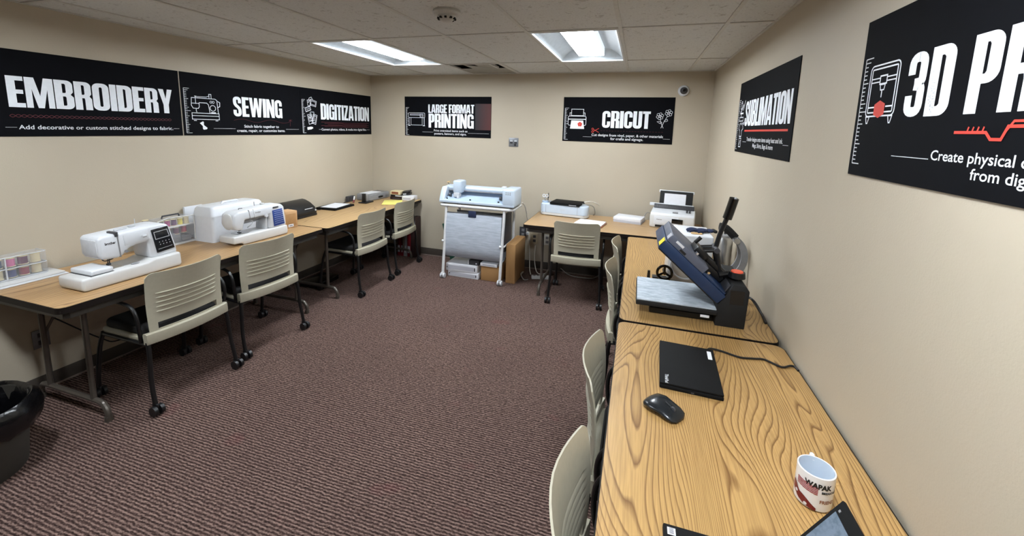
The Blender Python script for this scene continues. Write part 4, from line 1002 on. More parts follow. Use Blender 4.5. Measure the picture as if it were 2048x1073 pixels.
# cassettes and card boxes in the corner
t = thing('video_cassette', 'black video cassette with a white spine label under the picture box', 'cassette', (0.47, -0.115, T+0.034), 0.06)
MB().lohi((-0.085, -0.055, 0), (0.085, 0.055, 0.028), 0.002).build('shell', 'black', t); MB().lohi((-0.02, -0.0565, 0.009), (0.07, -0.0545, 0.019)).build('spine_label', 'paper', t)
t = thing('video_cassette', 'dark brown cassette at the bottom of the corner stack', 'cassette', (0.47, -0.115, T), -0.04)
MB().lohi((-0.09, -0.06, 0), (0.09, 0.06, 0.033), 0.002).build('shell', 'darkbrown', t); MB().lohi((-0.05, -0.0615, 0.01), (0.05, -0.0595, 0.022)).build('spine_label', 'darkgrey', t)
t = thing('picture_box', 'pale printed box on top of the cassette stack', 'box', (0.45, -0.115, T+0.063), 0.02)
MB().lohi((-0.07, -0.055, 0), (0.065, 0.055, 0.045), 0.002).build('carton', 't_cream', t); MB().lohi((-0.05, -0.0565, 0.008), (0.045, -0.0545, 0.036)).build('picture', 'brownink', t)
t = thing('video_cassette', 'black cassette resting tilted on the right of the stack', 'cassette', (0.575, -0.09, T+0.062), 0.25)
MB().box((0, 0, 0.012), (0.10, 0.09, 0.02), 0.002, rot=(0, -0.12, 0)).build('shell', 'black', t); MB().box((-0.02, -0.0455, 0.012), (0.04, 0.002, 0.010), rot=(0, -0.12, 0)).build('spine_label', 'paper', t)
t = thing('video_cassette', 'topmost black cassette on the right of the stack', 'cassette', (0.570, -0.085, T+0.086), 0.35)
MB().box((0, 0, 0.014), (0.10, 0.085, 0.02), 0.002, rot=(0, -0.16, 0)).build('shell', 'black', t); MB().box((0.0, -0.0435, 0.014), (0.04, 0.002, 0.008), rot=(0, -0.16, 0)).build('spine_label', 'darkgrey', t)
t = thing('card_box', 'white flat box in front of the tilted cassettes, corner table', 'box', (0.625, -0.115, T), 0.1)
MB().lohi((-0.075, -0.06, 0), (0.085, 0.05, 0.058), 0.003).build('carton', 'paper', t); MB().lohi((-0.06, -0.0615, 0.015), (0.04, -0.0595, 0.035)).build('print', 'papergrey', t)
o = MB().box((0.535, -0.36, T+0.003), (0.22, 0.29, 0.005), 0.001, rot=(0, 0, math.radians(28))).build('yellow_notepad', 'yellow'); tag(o, 'yellow paper pad on the corner table', 'notepad')

# red binders and books under the corner table
GB = 'binders under the corner table'
bx = [(0.485, 0.045, 0.31, 'redbook', 'dark red binder at the wall end of the row under the corner table'), (0.530, 0.035, 0.34, 'redbook', 'second red binder in the row under the corner table'), (0.577, 0.05, 0.33, 'grey', 'grey binder between the red ones under the corner table'), (0.632, 0.05, 0.40, 'redbook', 'tallest red binder under the corner table')]
for x, w_, h_, m_, lab in bx:
    t = thing('binder', lab, 'binder', (x, -0.095, 0), 0, GB)
    MB().lohi((-w_/2, -0.06, 0), (w_/2, 0.07, h_), 0.004).build('cover', m_, t)
    MB().lohi((-w_/2+0.008, -0.0615, 0.05), (w_/2-0.008, -0.0595, 0.14), 0).build('spine_label', 'papergrey', t)
t = thing('book_rack', 'tall dark box with pale labels standing at the end of the binders', 'box', (0.695, -0.09, 0))
MB().lohi((-0.033, -0.07, 0), (0.033, 0.07, 0.52), 0.004).build('carton', 'darkbrown', t)
MB().lohi((-0.028, -0.072, 0.38), (-0.010, -0.069, 0.48)).build('label_strip', 'papergrey', t); MB().lohi((0.006, -0.072, 0.42), (0.028, -0.069, 0.50)).build('label_strip', 'paper', t)
o = MB().lohi((0.12, -1.42, 0), (0.34, -1.10, 0.05), 0.01).build('floor_pedal', 'gloss_black'); tag(o, 'glossy black foot pedal on the floor under the corner table', 'pedal')

# waste bin with black bag
t = thing('waste_bin', 'dark waste bin lined with a black bag at the left edge', 'bin', (0.510, -3.760, 0))
MB().lathe([(0, 0), (0.178, 0), (0.184, 0.008), (0.215, 0.33), (0.208, 0.33), (0.178, 0.012), (0, 0.012)], 36).build('bucket', 'bin', t)
n = 48; random.seed(4); rr = [random.uniform(-1, 1) for _ in range(n)]
def bagring(r, z, a, zz): return [((r+a*rr[k]*0.6+a*math.sin(k*5.1))*math.cos(2*PI*k/n), (r+a*rr[k]*0.6+a*math.sin(k*5.1))*math.sin(2*PI*k/n), z+zz*rr[(k*7) % n]) for k in range(n)]
MB().loft([bagring(0.16, 0.06, 0.004, 0), bagring(0.195, 0.26, 0.004, 0.005), bagring(0.210, 0.338, 0.003, 0.003), bagring(0.222, 0.345, 0.003, 0.003), bagring(0.240, 0.325, 0.007, 0.006), bagring(0.252, 0.27, 0.009, 0.006), bagring(0.246, 0.225, 0.010, 0.014), bagring(0.236, 0.215, 0.009, 0.016)], cap=False).build('liner_bag', 'bag', t, ang=70)

o = MB().tube([(0.03, -3.2, 0.45), (0.03, -3.0, 0.22), (0.05, -2.9, 0.16), (0.06, -2.6, 0.2), (0.04, -2.3, 0.35)], 0.004, smooth=6).build('black_cable', 'black'); tag(o, 'black cord drooping along the left wall under the table', 'cable')
# ---------------------------------------------------------------- back wall: cutting plotter on its stand
t = thing('plotter_stand', 'white tubular rolling stand with a grey fabric sling, back wall', 'stand', (1.70, -0.43, 0))
X0, X1, Y0, Y1, ZT = -0.40, 0.435, -0.17, 0.20, 0.815
rect = rrect(X0, Y0, X1, Y1, 0.05, 6)
MB().tube([(x, y, ZT) for x, y in rect], 0.0165, closed=True).build('top_frame', 'white_metal', t)
for s, xt, xb in ((-1, X0+0.075, -0.332), (1, X1-0.085, 0.338)):
    for yt, yb in ((Y0+0.01, -0.232), (Y1-0.01, 0.22)):
        MB().tube([(xt, yt, ZT), (xb, yb, 0.055)], 0.0155).build('leg', 'white_metal', t)
        c = MB().lohi((xb-0.012, yb-0.02, 0.036), (xb+0.012, yb+0.02, 0.07), 0.004).build('caster', 'white_metal', t)
        for d in (-0.016, 0.016): MB().cyl((xb+d-0.009, yb, 0.028), (xb+d+0.009, yb, 0.028), 0.028, seg=18).build('wheel', 'lightgrey', c)
    MB().tube([(xb+(xt-xb)*0.45, -0.20, 0.40), (xb+(xt-xb)*0.45, 0.20, 0.40)], 0.010).build('side_bar', 'white_metal', t)
    MB().sphere((xb+(xt-xb)*0.45-0.016, -0.212, 0.42), 0.014).build('knob', 'white_metal', t)
MB().tube([(-0.335, 0.20, 0.30), (0.345, 0.20, 0.30)], 0.012).build('rear_bar', 'white_metal', t)
prof = [(-0.168, 0.735), (-0.185, 0.62), (-0.196, 0.50), (-0.200, 0.38), (-0.190, 0.30), (-0.160, 0.245), (-0.11, 0.225), (-0.05, 0.235), (0.01, 0.29), (0.06, 0.40), (0.10, 0.55), (0.13, 0.70)]
pv = [Vector((0, a, b)) for a, b in prof]; pv = crspline(pv, 4)
MB().grid(lambda u, v: (u*0.325+(0.006 if u > 0 else -0.012)*(1-pv[int(v)].z), pv[int(v)].y-0.006*math.cos(u*PI/2), pv[int(v)].z), [-1, -0.6, -0.2, 0.2, 0.6, 1], list(range(len(pv))), 0.003).build('fabric_sling', 'greyfabric', t, ang=60)
MB().tube([(-0.33, -0.168, 0.738), (0.335, -0.168, 0.738)], 0.007).build('sling_rod', 'darkgrey', t)
MB().tube([(-0.33, 0.13, 0.702), (0.335, 0.13, 0.702)], 0.007).build('sling_rod', 'darkgrey', t)
MB().lohi((-0.055, -0.188, 0.705), (0.035, -0.176, 0.775), 0.004).build('velcro_tab', 'glove', t)
MB().lohi((0.335, -0.10, 0.33), (0.342, 0.14, 0.76), 0.003).build('end_panel', 'darkgrey', t)

t = thing('cutting_plotter', 'wide pale blue cutting plotter on the rolling stand', 'plotter', (1.70, -0.43, 0.845))
MB().lohi((-0.40, -0.185, 0.0), (0.46, 0.09, 0.03), 0.008).build('base', 'bluewhite', t)
MB().lohi((-0.37, -0.15, -0.014), (0.43, 0.07, 0.0), 0.003).build('underside', 'black', t)
MB().prism([(-0.180, 0.028), (-0.10, 0.055), (-0.02, 0.075), (0.06, 0.16), (0.085, 0.16), (0.085, 0.028)], -0.36, 0.34, 'x').build('cutting_bed', 'iceblue', t)
MB().prism([(-0.055, 0.125), (-0.060, 0.150), (-0.045, 0.172), (0.0, 0.178), (0.05, 0.176), (0.05, 0.12)], -0.38, 0.345, 'x', 0.004).build('rail', 'bluewhite', t)
MB().lohi((-0.36, -0.058, 0.118), (0.34, -0.03, 0.128)).build('rail_shadow_lip', 'grey', t)
MB().lohi((0.325, -0.185, 0.0), (0.465, 0.095, 0.193), 0.022, 3).build('right_housing', 'bluewhite', t)
MB().prism([(-0.185, 0.0), (-0.165, 0.05), (-0.13, 0.12), (-0.10, 0.165), (0.09, 0.165), (0.09, 0.0)], -0.41, -0.345, 'x', 0.012).build('left_housing', 'bluewhite', t)
MB().lohi((-0.27, -0.12, 0.105), (-0.165, 0.02, 0.242), 0.016, 3).build('carriage', 'bluewhite', t)
MB().lohi((-0.255, -0.135, 0.06), (-0.185, -0.075, 0.11), 0.006).build('blade_holder', 'lightgrey', t)
MB().cyl((-0.205, -0.12, 0.045), (-0.205, -0.12, 0.075), 0.018).build('blade', 'white', t)
for x in (-0.31, 0.285):
    MB().cyl((x-0.012, -0.10, 0.078), (x+0.012, -0.10, 0.078), 0.020).build('pinch_roller', 'darkgrey', t)
for x in (-0.325, -0.05, 0.275):
    MB().sphere((x, -0.146, 0.044), (0.011, 0.010, 0.008)).build('sensor_dot', 'ink', t)
MB().lohi((0.265, -0.03, 0.165), (0.315, 0.03, 0.196), 0.008).build('release_knob', 'white', t)
p = Print(lambda x, z, d: (x, -0.1855-d, z))
for i in range(3):
    for j in range(2): p.rect(0.365+0.022*i, 0.135+0.018*j, 0.378+0.022*i, 0.144+0.018*j)
p.build('keypad_print', 'grey', t)
t = thing('hand_tool', 'small dark weeding tool with a pale handle, sticking up behind the plotter', 'tool', (1.34, -0.43, 1.01))
MB().tube([(0, 0, -0.0), (-0.03, 0.0, 0.035)], 0.003).build('shaft', 'darkgrey', t); MB().cyl((-0.035, 0, 0.036), (0.0, 0, 0.044), 0.006).build('handle', 'rubber', t)

# boxes under the plotter
def carton(name, label, lo, hi, m, group=None, rz=0.0):
    c = [(a+b)/2 for a, b in zip(lo, hi)]
    t = thing(name, label, 'box', (c[0], c[1], lo[2]), rz, group); s = [(b-a)/2 for a, b in zip(lo, hi)]
    MB().lohi((-s[0], -s[1], 0), (s[0], s[1], 2*s[2]), 0.003).build('carton', m, t)
    return t, s
t, s = carton('flat_box', 'lower long white box on the floor under the plotter', (1.395, -0.585, 0), (1.765, -0.30, 0.066), 'paper', 'long white boxes under the plotter', -0.03)
p = Print(lambda x, z, d: (x, -s[1]-0.001-d, z)); p.rect(-0.16, 0.015, 0.16, 0.05); p.build('printed_panel', 'papergrey', t)
p = Print(lambda x, z, d: (x, -s[1]-0.0015-d, z)); p.rect(0.155, 0.02, 0.165, 0.048); p.circle(-0.165, 0.033, 0.007); p.build('printed_mark', 'ink', t)
t, s = carton('flat_box', 'upper long white box stacked on the lower one under the plotter', (1.372, -0.590, 0.067), (1.745, -0.30, 0.150), 'paper', 'long white boxes under the plotter', 0.0)
p = Print(lambda x, z, d: (x, -s[1]-0.001-d, z)); p.rect(-0.17, 0.02, 0.15, 0.066); p.build('printed_panel', 'papergrey', t)
p = Print(lambda x, z, d: (x, -s[1]-0.0015-d, z)); p.rect(0.155, 0.022, 0.167, 0.062); p.circle(-0.172, 0.04, 0.007); p.build('printed_mark', 'ink', t)
t, s = carton('small_box', 'small dark grey box on top of the long white boxes', (1.625, -0.560, 0.151), (1.755, -0.36, 0.203), 'darkgrey'); MB().lohi((-s[0]-0.001, -s[1]-0.001, 0), (-s[0]+0.012, s[1], 2*s[2]+0.001)).build('white_edge', 'paper', t); MB().cyl((0.035, -s[1], 0.02), (0.035, -s[1]-0.001, 0.02), 0.008).build('round_sticker', 'paper', t)
t, s = carton('brown_box', 'brown box on the floor beside the right plotter leg', (1.790, -0.580, 0), (2.010, -0.25, 0.165), 'card'); MB().lohi((-0.004, -s[1], 2*s[2]-0.001), (0.004, s[1], 2*s[2]+0.0008)).build('tape', 'card_tape', t)
t, s = carton('thin_box', 'thin white box lying on the brown box under the plotter', (1.785, -0.590, 0.166), (1.980, -0.30, 0.200), 'paper'); MB().lohi((-0.07, -s[1]-0.001, 0.01), (0.07, -s[1], 0.024)).build('printed_line', 'papergrey', t)
t, s = carton('wide_box', 'wide brown box at the back under the fabric sling', (1.42, -0.28, 0), (1.76, -0.06, 0.215), 'card2'); MB().lohi((-s[0], -0.02, 2*s[2]-0.001), (s[0], 0.02, 2*s[2]+0.0008)).build('tape', 'card_tape', t)
t, s = carton('tall_box', 'tall brown cardboard box leaning beside the plotter stand', (2.070, -0.560, 0), (2.174, -0.155, 0.436), 'card', None, 0.0)
MB().lohi((-s[0]-0.001, -s[1]-0.0012, 0.018), (s[0]+0.001, -s[1]+0.02, 0.024)).build('flap_line', 'card_tape', t); MB().lohi((-0.003, -s[1], 2*s[2]-0.002), (0.003, s[1], 2*s[2]+0.001)).build('top_seam', 'card_tape', t)
o = MB().prism([(1.215, 0.0), (1.335, 0.0), (1.215, 0.500), (1.095, 0.478)], -0.145, -0.105, 'y', 0.006).build('vinyl_pack', 'green'); tag(o, 'dark green vinyl pack leaning behind the left leg of the plotter stand', 'vinyl pack')

# cables by the outlets
def cord(name, pts, r, m, label, k=6): return tag(MB().tube(pts, r, 8, smooth=k).build(name, m), label, 'cable')
cord('white_cable', [(2.170, -0.33, 0.86), (2.180, -0.24, 0.80), (2.185, -0.13, 0.62), (2.19, -0.10, 0.50), (2.20, -0.09, 0.40), (2.212, -0.09, 0.20), (2.235, -0.15, 0.05), (2.27, -0.235, 0.012)], 0.006, 'wire_w', 'white cord hanging from the plotter down past the tall box')
cord('loop_cable', [(2.265, -0.03, 0.30), (2.270, -0.07, 0.14), (2.32, -0.16, 0.03), (2.38, -0.19, 0.012), (2.42, -0.15, 0.012), (2.44, -0.08, 0.03), (2.445, -0.04, 0.10)], 0.005, 'wire_w', 'white cord looping on the floor by the back table leg')
cord('adapter_cord', [(2.190, -0.30, 0.03), (2.21, -0.34, 0.07), (2.20, -0.40, 0.06), (2.24, -0.42, 0.012), (2.285, -0.40, 0.010)], 0.005, 'wire_g', 'grey adapter lead beside the tall cardboard box')
cord('long_cord', [(2.60, -0.15, 0.10), (2.70, -0.14, 0.03), (2.85, -0.13, 0.012), (3.0, -0.10, 0.03), (3.10, -0.03, 0.16)], 0.005, 'wire_g', 'grey cord under the back table behind the chair')
t = thing('power_strip', 'pale power strip on the floor by the back table leg', 'power strip', (2.40, -0.30, 0), 0.3)
MB().lohi((-0.10, -0.025, 0), (0.10, 0.025, 0.035), 0.005).build('housing', 'offwhite', t)
for i in range(4): MB().lohi((-0.08+0.042*i, -0.014, 0.0345), (-0.055+0.042*i, 0.014, 0.0365)).build('socket', 'grey', t)
t = thing('plug', 'white plug in the dark outlet above the tall box', 'plug', (2.165, -0.006, 0.435)); MB().lohi((-0.018, -0.04, -0.018), (0.018, -0.004, 0.018), 0.008).build('body', 'white', t)

# ---------------------------------------------------------------- back table
t = thing('craft_cutter', 'pale blue desktop cutting machine on the back table', 'cutting machine', (2.632, -0.245, T), math.radians(-6))
ring = lambda z, d, r: [(x, y, z) for x, y in rrect(-0.265+d, -0.085+d*0.6, 0.265-d, 0.085-d*0.6, r)]
MB().loft([ring(0.006, 0.01, 0.05), ring(0.012, 0.0, 0.06), ring(0.034, 0.0, 0.06)]).build('base', 'offwhite', t)
MB().loft([ring(0.036, 0.002, 0.06), ring(0.10, 0.0, 0.06), ring(0.122, 0.004, 0.06), ring(0.130, 0.02, 0.05)]).build('body', 'bluewhite', t)
MB().lohi((-0.263, -0.0852, 0.0335), (0.263, 0.0852, 0.0365), 0.001).build('seam', 'grey', t).scale = (0.90, 1.0, 1)
for x in (-0.19, 0.16): MB().lohi((x-0.001, -0.0862, 0.038), (x+0.001, -0.084, 0.12)).build('panel_seam', 'grey', t)
MB().lohi((-0.20, -0.07, 0.0), (0.20, 0.07, 0.008)).build('feet', 'black', t)
p = Print(lambda x, z, d: (x, -0.0865-d, z)); p.text('cricut', -0.028, 0.022, 0.075, size=0.022, bold=0.01); p.build('brand_mark', 'lightgrey', t)
MB().cyl((-0.225, 0.0, 0.125), (-0.225, 0.0, 0.150), 0.034, 0.036, 20).build('tool_cup', 'iceblue', t)
MB().sphere((-0.172, 0.02, 0.130), (0.022, 0.03, 0.022)).build('dial', 'grey', t)
t = thing('scissors', 'white handled scissors standing in the tool cup of the cutter', 'scissors', (2.405, -0.22, T+0.15), 0.0)
for x in (-0.016, 0.016):
    r = [(x+0.014*math.cos(2*PI*k/14), 0, 0.052+0.016*math.sin(2*PI*k/14)) for k in range(14)]
    MB().tube(r, 0.0045, 8, closed=True).build('handle_loop', 'white', t); MB().tube([(x*0.6, 0, 0.036), (-x*0.3, 0, 0.0)], 0.004).build('blade', 'steel', t)
t = thing('tool_pen', 'thin black pen standing in the tool cup of the cutter', 'pen', (2.435, -0.215, T+0.15))
MB().cyl((0, 0, 0), (0.004, 0, 0.085), 0.0045).build('barrel', 'darkgrey', t); MB().cyl((0.0015, 0, 0.03), (0.002, 0, 0.042), 0.008).build('collar', 'black', t)
t = thing('laptop', 'closed black laptop lying on top of the pale blue cutter', 'laptop', (2.655, -0.225, T+0.131), math.radians(-7))
MB().lohi((-0.165, -0.115, 0.0), (0.165, 0.115, 0.014), 0.003).build('base', 'laptop', t); MB().lohi((-0.165, -0.113, 0.015), (0.165, 0.115, 0.023), 0.003).build('lid', 'laptop', t)
MB().lohi((0.05, -0.1165, 0.005), (0.13, -0.1145, 0.010)).build('silver_strip', 'lightgrey', t)
cord('cutter_cord', [(2.82, -0.26, T+0.145), (2.88, -0.24, T+0.142), (2.935, -0.18, T+0.11), (2.95, -0.14, T+0.03), (2.93, -0.11, T+0.006)], 0.005, 'wire_g', 'grey cord curving down behind the pale blue cutter')
cord('white_lead', [(2.835, -0.20, T+0.158), (2.89, -0.17, T+0.165), (2.95, -0.10, T+0.14), (2.985, -0.05, T+0.11)], 0.006, 'wire_w', 'thick white lead leaving the laptop on the cutter')
t = thing('paper_stack', 'white sheets on a brown folder beside the back chair', 'paper', (2.945, -0.555, T), math.radians(-9))
MB().lohi((-0.13, -0.115, 0), (0.145, 0.11, 0.010), 0.001).build('folder', 'brownink', t); MB().lohi((-0.135, -0.10, 0.0105), (0.135, 0.12, 0.020), 0.001).build('sheets', 'paper', t)
t = thing('paper_ream', 'thick white ream of paper on the back table near the printer', 'paper', (3.318, -0.245, T), math.radians(-12))
MB().lohi((-0.14, -0.108, 0), (0.14, 0.108, 0.024), 0.001).build('lower_ream', 'papergrey', t); MB().lohi((-0.143, -0.105, 0.0245), (0.137, 0.11, 0.050), 0.001).build('upper_ream', 'paper', t)
cord('printer_cord', [(3.462, -0.10, T+0.008), (3.475, -0.08, T+0.05), (3.495, -0.06, T+0.075), (3.525, -0.05, T+0.07)], 0.005, 'wire_g', 'grey cord between the paper ream and the white printer')

# inkjet printer with raised paper tray
t = thing('inkjet_printer', 'white inkjet printer with raised black paper tray on the back table', 'printer', (3.738, -0.285, T), math.radians(-8))
MB().lohi((-0.205, -0.165, 0.0), (0.205, 0.15, 0.135), 0.016, 3).build('body', 'offwhite', t)
MB().prism([(-0.165, 0.128), (-0.15, 0.150), (0.0, 0.168), (0.05, 0.168), (0.05, 0.128)], -0.20, 0.20, 'x', 0.006).build('scanner_lid', 'white', t)
MB().lohi((-0.165, -0.170, 0.035), (0.06, -0.163, 0.118), 0.003).build('front_panel', 'white', t)
MB().lohi((0.0, -0.172, 0.060), (0.10, -0.168, 0.105), 0.003).build('display', 'gloss_black', t)
MB().lohi((-0.15, -0.172, 0.012), (0.12, -0.160, 0.030), 0.002).build('output_slot', 'gloss_black', t)
p = Print(lambda x, z, d: (x, -0.1705-d, z)); p.text('Canon', -0.14, -0.09, 0.082, size=0.016, bold=0.03); p.build('brand_mark', 'printink', t)
MB().lohi((0.12, -0.10, 0.165), (0.135, 0.02, 0.1705)).lohi((0.145, -0.10, 0.165), (0.16, 0.02, 0.1705)).build('lid_vents', 'darkgrey', t)
MB().lohi((0.0, -0.13, 0.150), (0.05, -0.10, 0.165), 0.004).build('lid_latch', 'grey', t)
MB().box((0.0, 0.035, 0.188), (0.38, 0.012, 0.045), 0.003, rot=(math.radians(-35), 0, 0)).build('feed_guard', 'darkgrey', t)
for i in range(24): MB().box((-0.18+i*0.0157, 0.027, 0.185), (0.003, 0.012, 0.044), 0, rot=(math.radians(-35), 0, 0)).build('feed_rib', 'black', t)
MB().lohi((-0.235, 0.045, 0.185), (0.18, 0.06, 0.215), 0.003).build('feed_cover', 'white', t)
MB().box((0.01, 0.10, 0.245), (0.315, 0.010, 0.19), 0.004, rot=(math.radians(-14), 0, 0)).build('paper_tray', 'matte_black', t)
MB().box((0.01, 0.132, 0.330), (0.335, 0.012, 0.026), 0.003, rot=(math.radians(-14), 0, 0)).build('tray_extension', 'white', t)
MB().box((0.0, 0.090, 0.240), (0.205, 0.003, 0.15), 0, rot=(math.radians(-14), 0, 0)).build('loaded_paper', 'paper', t)
# ---------------------------------------------------------------- right far table: presses
t = thing('heat_press', 'open clamshell heat press with a navy platen on the right table', 'heat press', (3.64, -2.36, T))
# x towards the wall (hinge side), -y towards the camera
MB().lohi((-0.17, -0.12, 0.0), (0.20, 0.12, 0.030), 0.004).build('base_frame', 'black', t)
MB().lohi((-0.10, -0.10, 0.030), (0.10, 0.10, 0.060), 0.003).build('pedestal', 'black', t)
MB().lohi((-0.240, -0.178, 0.056), (0.140, 0.172, 0.080), 0.005).build('lower_platen', 'matte_black', t)
MB().lohi((-0.236, -0.174, 0.0805), (0.136, 0.168, 0.0875), 0.003).build('silicone_pad', 'felt', t)
# hinge tower
MB().prism([(0.135, 0.0), (0.265, 0.0), (0.272, 0.19), (0.255, 0.215), (0.20, 0.215), (0.135, 0.10)], -0.165, 0.165, 'y', 0.004).build('tower', 'matte_black', t)
MB().prism([(0.137, 0.110), (0.192, 0.205), (0.188, 0.210), (0.131, 0.113)], -0.145, -0.02, 'y').build('controller_face', 'darkgrey', t)
MB().lohi((0.19, -0.166, 0.12), (0.25, -0.1645, 0.19)).build('side_label', 'black', t)
MB().lohi((0.065, -0.180, 0.040), (0.105, -0.177, 0.052)).build('white_tag', 'paper', t)
MB().cyl((0.230, -0.07, 0.205), (0.230, -0.07, 0.245), 0.012).build('pressure_post', 'black', t)
kn = MB().cyl((0.230, -0.07, 0.228), (0.230, -0.07, 0.255), 0.040, 0.036, 24).build('pressure_knob', 'black', t)
MB().cyl((0.230, -0.07, 0.255), (0.230, -0.07, 0.260), 0.028, 0.026, 24).build('knob_cap', 'orange', kn)
# tilted upper platen: local u along platen from hinge (0) to free end
ang = math.radians(180-41); hx, hz = 0.135, 0.115
def up(u, n, y): return (hx+u*math.cos(ang)+n*math.sin(ang), y, hz+u*math.sin(ang)-n*math.cos(ang))
def upbox(name, u0, u1, n0, n1, y0, y1, m, r=0.0):
    b = MB(); c = ((u0+u1)/2, (n0+n1)/2); ctr = up(c[0], c[1], (y0+y1)/2)
    return b.box(ctr, (abs(u1-u0), abs(y1-y0), abs(n1-n0)), r, rot=(0, 0, 0)).build(name, m, t) if False else upb(name, u0, u1, n0, n1, y0, y1, m, r)
def upb(name, u0, u1, n0, n1, y0, y1, m, r):
    tb = MB().prism([(u0, n0), (u1, n0), (u1, n1), (u0, n1)], y0, y1, 'y', r)
    for v in tb.bm.verts:
        q = up(v.co.x, v.co.z, v.co.y); v.co = Vector(q)
    return tb.build(name, m, t)
upb('upper_platen', 0.0, 0.385, 0.0, 0.055, -0.175, 0.170, 'navy', 0.006)
upb('platen_cover', 0.150, 0.380, 0.0555, 0.096, -0.170, 0.165, 'pressgrey', 0.004)
upb('platen_top', 0.01, 0.149, 0.0555, 0.066, -0.168, 0.163, 'navy', 0.003)
upb('platen_underside', 0.01, 0.375, -0.006, -0.0005, -0.165, 0.160, 'black', 0.001)
upb('yellow_label', 0.386, 0.3875, 0.012, 0.050, -0.172, -0.110, 'yellowsticker', 0)
upb('pink_label', 0.3805, 0.3815, 0.062, 0.090, -0.165, -0.110, 'papergrey', 0)
upb('white_label', 0.300, 0.345, 0.078, 0.090, -0.1712, -0.1702, 'paper', 0)
upb('warning_print', 0.270, 0.305, 0.060, 0.072, -0.1712, -0.1702, 'ink', 0)
upb('mount_bar', 0.03, 0.149, 0.067, 0.098, -0.06, 0.06, 'black', 0.004)
upb('mount_block', 0.16, 0.235, 0.0965, 0.130, -0.075, 0.055, 'black', 0.006)
upb('toggle_arm', -0.02, 0.20, 0.099, 0.122, -0.045, -0.02, 'black', 0.004); upb('toggle_arm', -0.02, 0.20, 0.099, 0.122, 0.02, 0.045, 'black', 0.004)
for u, y in ((0.225, -0.10), (0.12, -0.10)):
    n0 = 0.096 if u > 0.15 else 0.066
    a = up(u, n0, y-0.02); b = up(u, n0+0.014, y-0.02); MB().cyl(a, b, 0.010, seg=6).build('bolt', 'chrome', t)
a = up(0.24, 0.125, 0.0); b = up(0.24, 0.165, 0.0); MB().cyl(a, b, 0.010).build('adjust_screw', 'black', t)
# lever linkage and handle
for y in (-0.035, 0.035):
    MB().tube([(0.165, y, 0.205), (0.150, y, 0.27), (0.135, y, 0.345)], 0.012).build('handle_fork', 'black', t)
    a = up(0.215, 0.11, y); MB().tube([a, (0.06, y, 0.335), (0.135, y, 0.345)], 0.011).build('link_arm', 'black', t)
MB().cyl((0.135, -0.05, 0.345), (0.135, 0.05, 0.345), 0.014).build('pivot', 'darkgrey', t)
MB().tube([(0.135, 0.0, 0.345), (0.148, 0.0, 0.42), (0.168, -0.01, 0.50), (0.176, -0.015, 0.53)], 0.0115, smooth=3).build('handle', 'black', t)
MB().tube([(0.172, -0.013, 0.510), (0.180, -0.018, 0.55), (0.189, -0.024, 0.60), (0.192, -0.026, 0.617)], 0.022, 14, smooth=2).build('grip', 'gloss_black', t)
MB().cyl((0.197, -0.028, 0.614), (0.199, -0.029, 0.621), 0.006).build('grip_hole', 'lightgrey', t)
MB().tube([(0.15, -0.06, 0.225), (0.19, -0.05, 0.235), (0.230, -0.07, 0.225)], 0.014).build('stay', 'black', t)
tag(MB().tube([(3.912, -2.30, T+0.06), (3.96, -2.24, T+0.065), (4.005, -2.25, T+0.05), (4.028, -2.33, T+0.012), (4.024, -2.42, T+0.006)], 0.006, smooth=6).build('press_cable', 'black'), 'black cable looping from the heat press tower to the wall', 'cable')

# white convection oven behind
t = thing('tumbler_oven', 'white box oven with gloves on top, behind the heat press', 'oven', (3.785, -1.385, T))
MB().lohi((-0.125, -0.165, 0.012), (0.125, 0.165, 0.215), 0.014, 3).build('cabinet', 'white', t)
MB().lohi((-0.131, -0.15, 0.02), (-0.124, 0.15, 0.205), 0.006).build('door', 'offwhite', t)
MB().tube([(-0.132, -0.10, 0.19), (-0.150, -0.095, 0.19), (-0.150, 0.095, 0.19), (-0.132, 0.10, 0.19)], 0.006).build('door_handle', 'darkgrey', t)
p = Print(lambda x, z, d: (x, -0.1652-d, z)); p.rect(-0.10, 0.180, -0.05, 0.193); p.build('nameplate', 'lightgrey', t)
for sx in (-0.10, 0.10):
    for sy in (-0.13, 0.13): MB().cyl((sx, sy, 0), (sx, sy, 0.014), 0.014).build('foot', 'black', t)
# glove with fingers, and rubber band, lying on it
t = thing('work_glove', 'navy fabric work glove lying on the white oven', 'glove', (3.845, -1.42, T+0.2155), 0.2)
g = MB(); g.sphere((0.0, 0.0, 0.014), (0.045, 0.038, 0.014)).sphere((0.055, 0.0, 0.013), (0.03, 0.034, 0.013))
for k, (dy, L_) in enumerate(((-0.026, 0.055), (-0.009, 0.07), (0.009, 0.066), (0.026, 0.052))):
    g.tube([(-0.03, dy, 0.013), (-0.04-L_*0.5, dy*1.2, 0.018), (-0.04-L_, dy*1.25, 0.010)], 0.009, 8, smooth=3)
g.tube([(0.0, -0.03, 0.012), (-0.03, -0.055, 0.014), (-0.05, -0.06, 0.010)], 0.009, 8, smooth=3); g.build('glove_body', 'glove', t, ang=80)
MB().lohi((0.075, -0.034, 0.002), (0.10, 0.034, 0.024), 0.008).build('cuff', 'matte_black', t)
pts = [(0.035*math.cos(2*PI*k/20), 0.018*math.sin(2*PI*k/20)*(1+0.4*math.cos(4*PI*k/20)), 0.006) for k in range(20)]
o = MB().tube(pts, 0.0045, 8, closed=True).build('rubber_band', 'rubber'); o.location = (3.800, -1.50, T+0.215); tag(o, 'tan rubber band lying beside the glove on the white oven', 'rubber band')

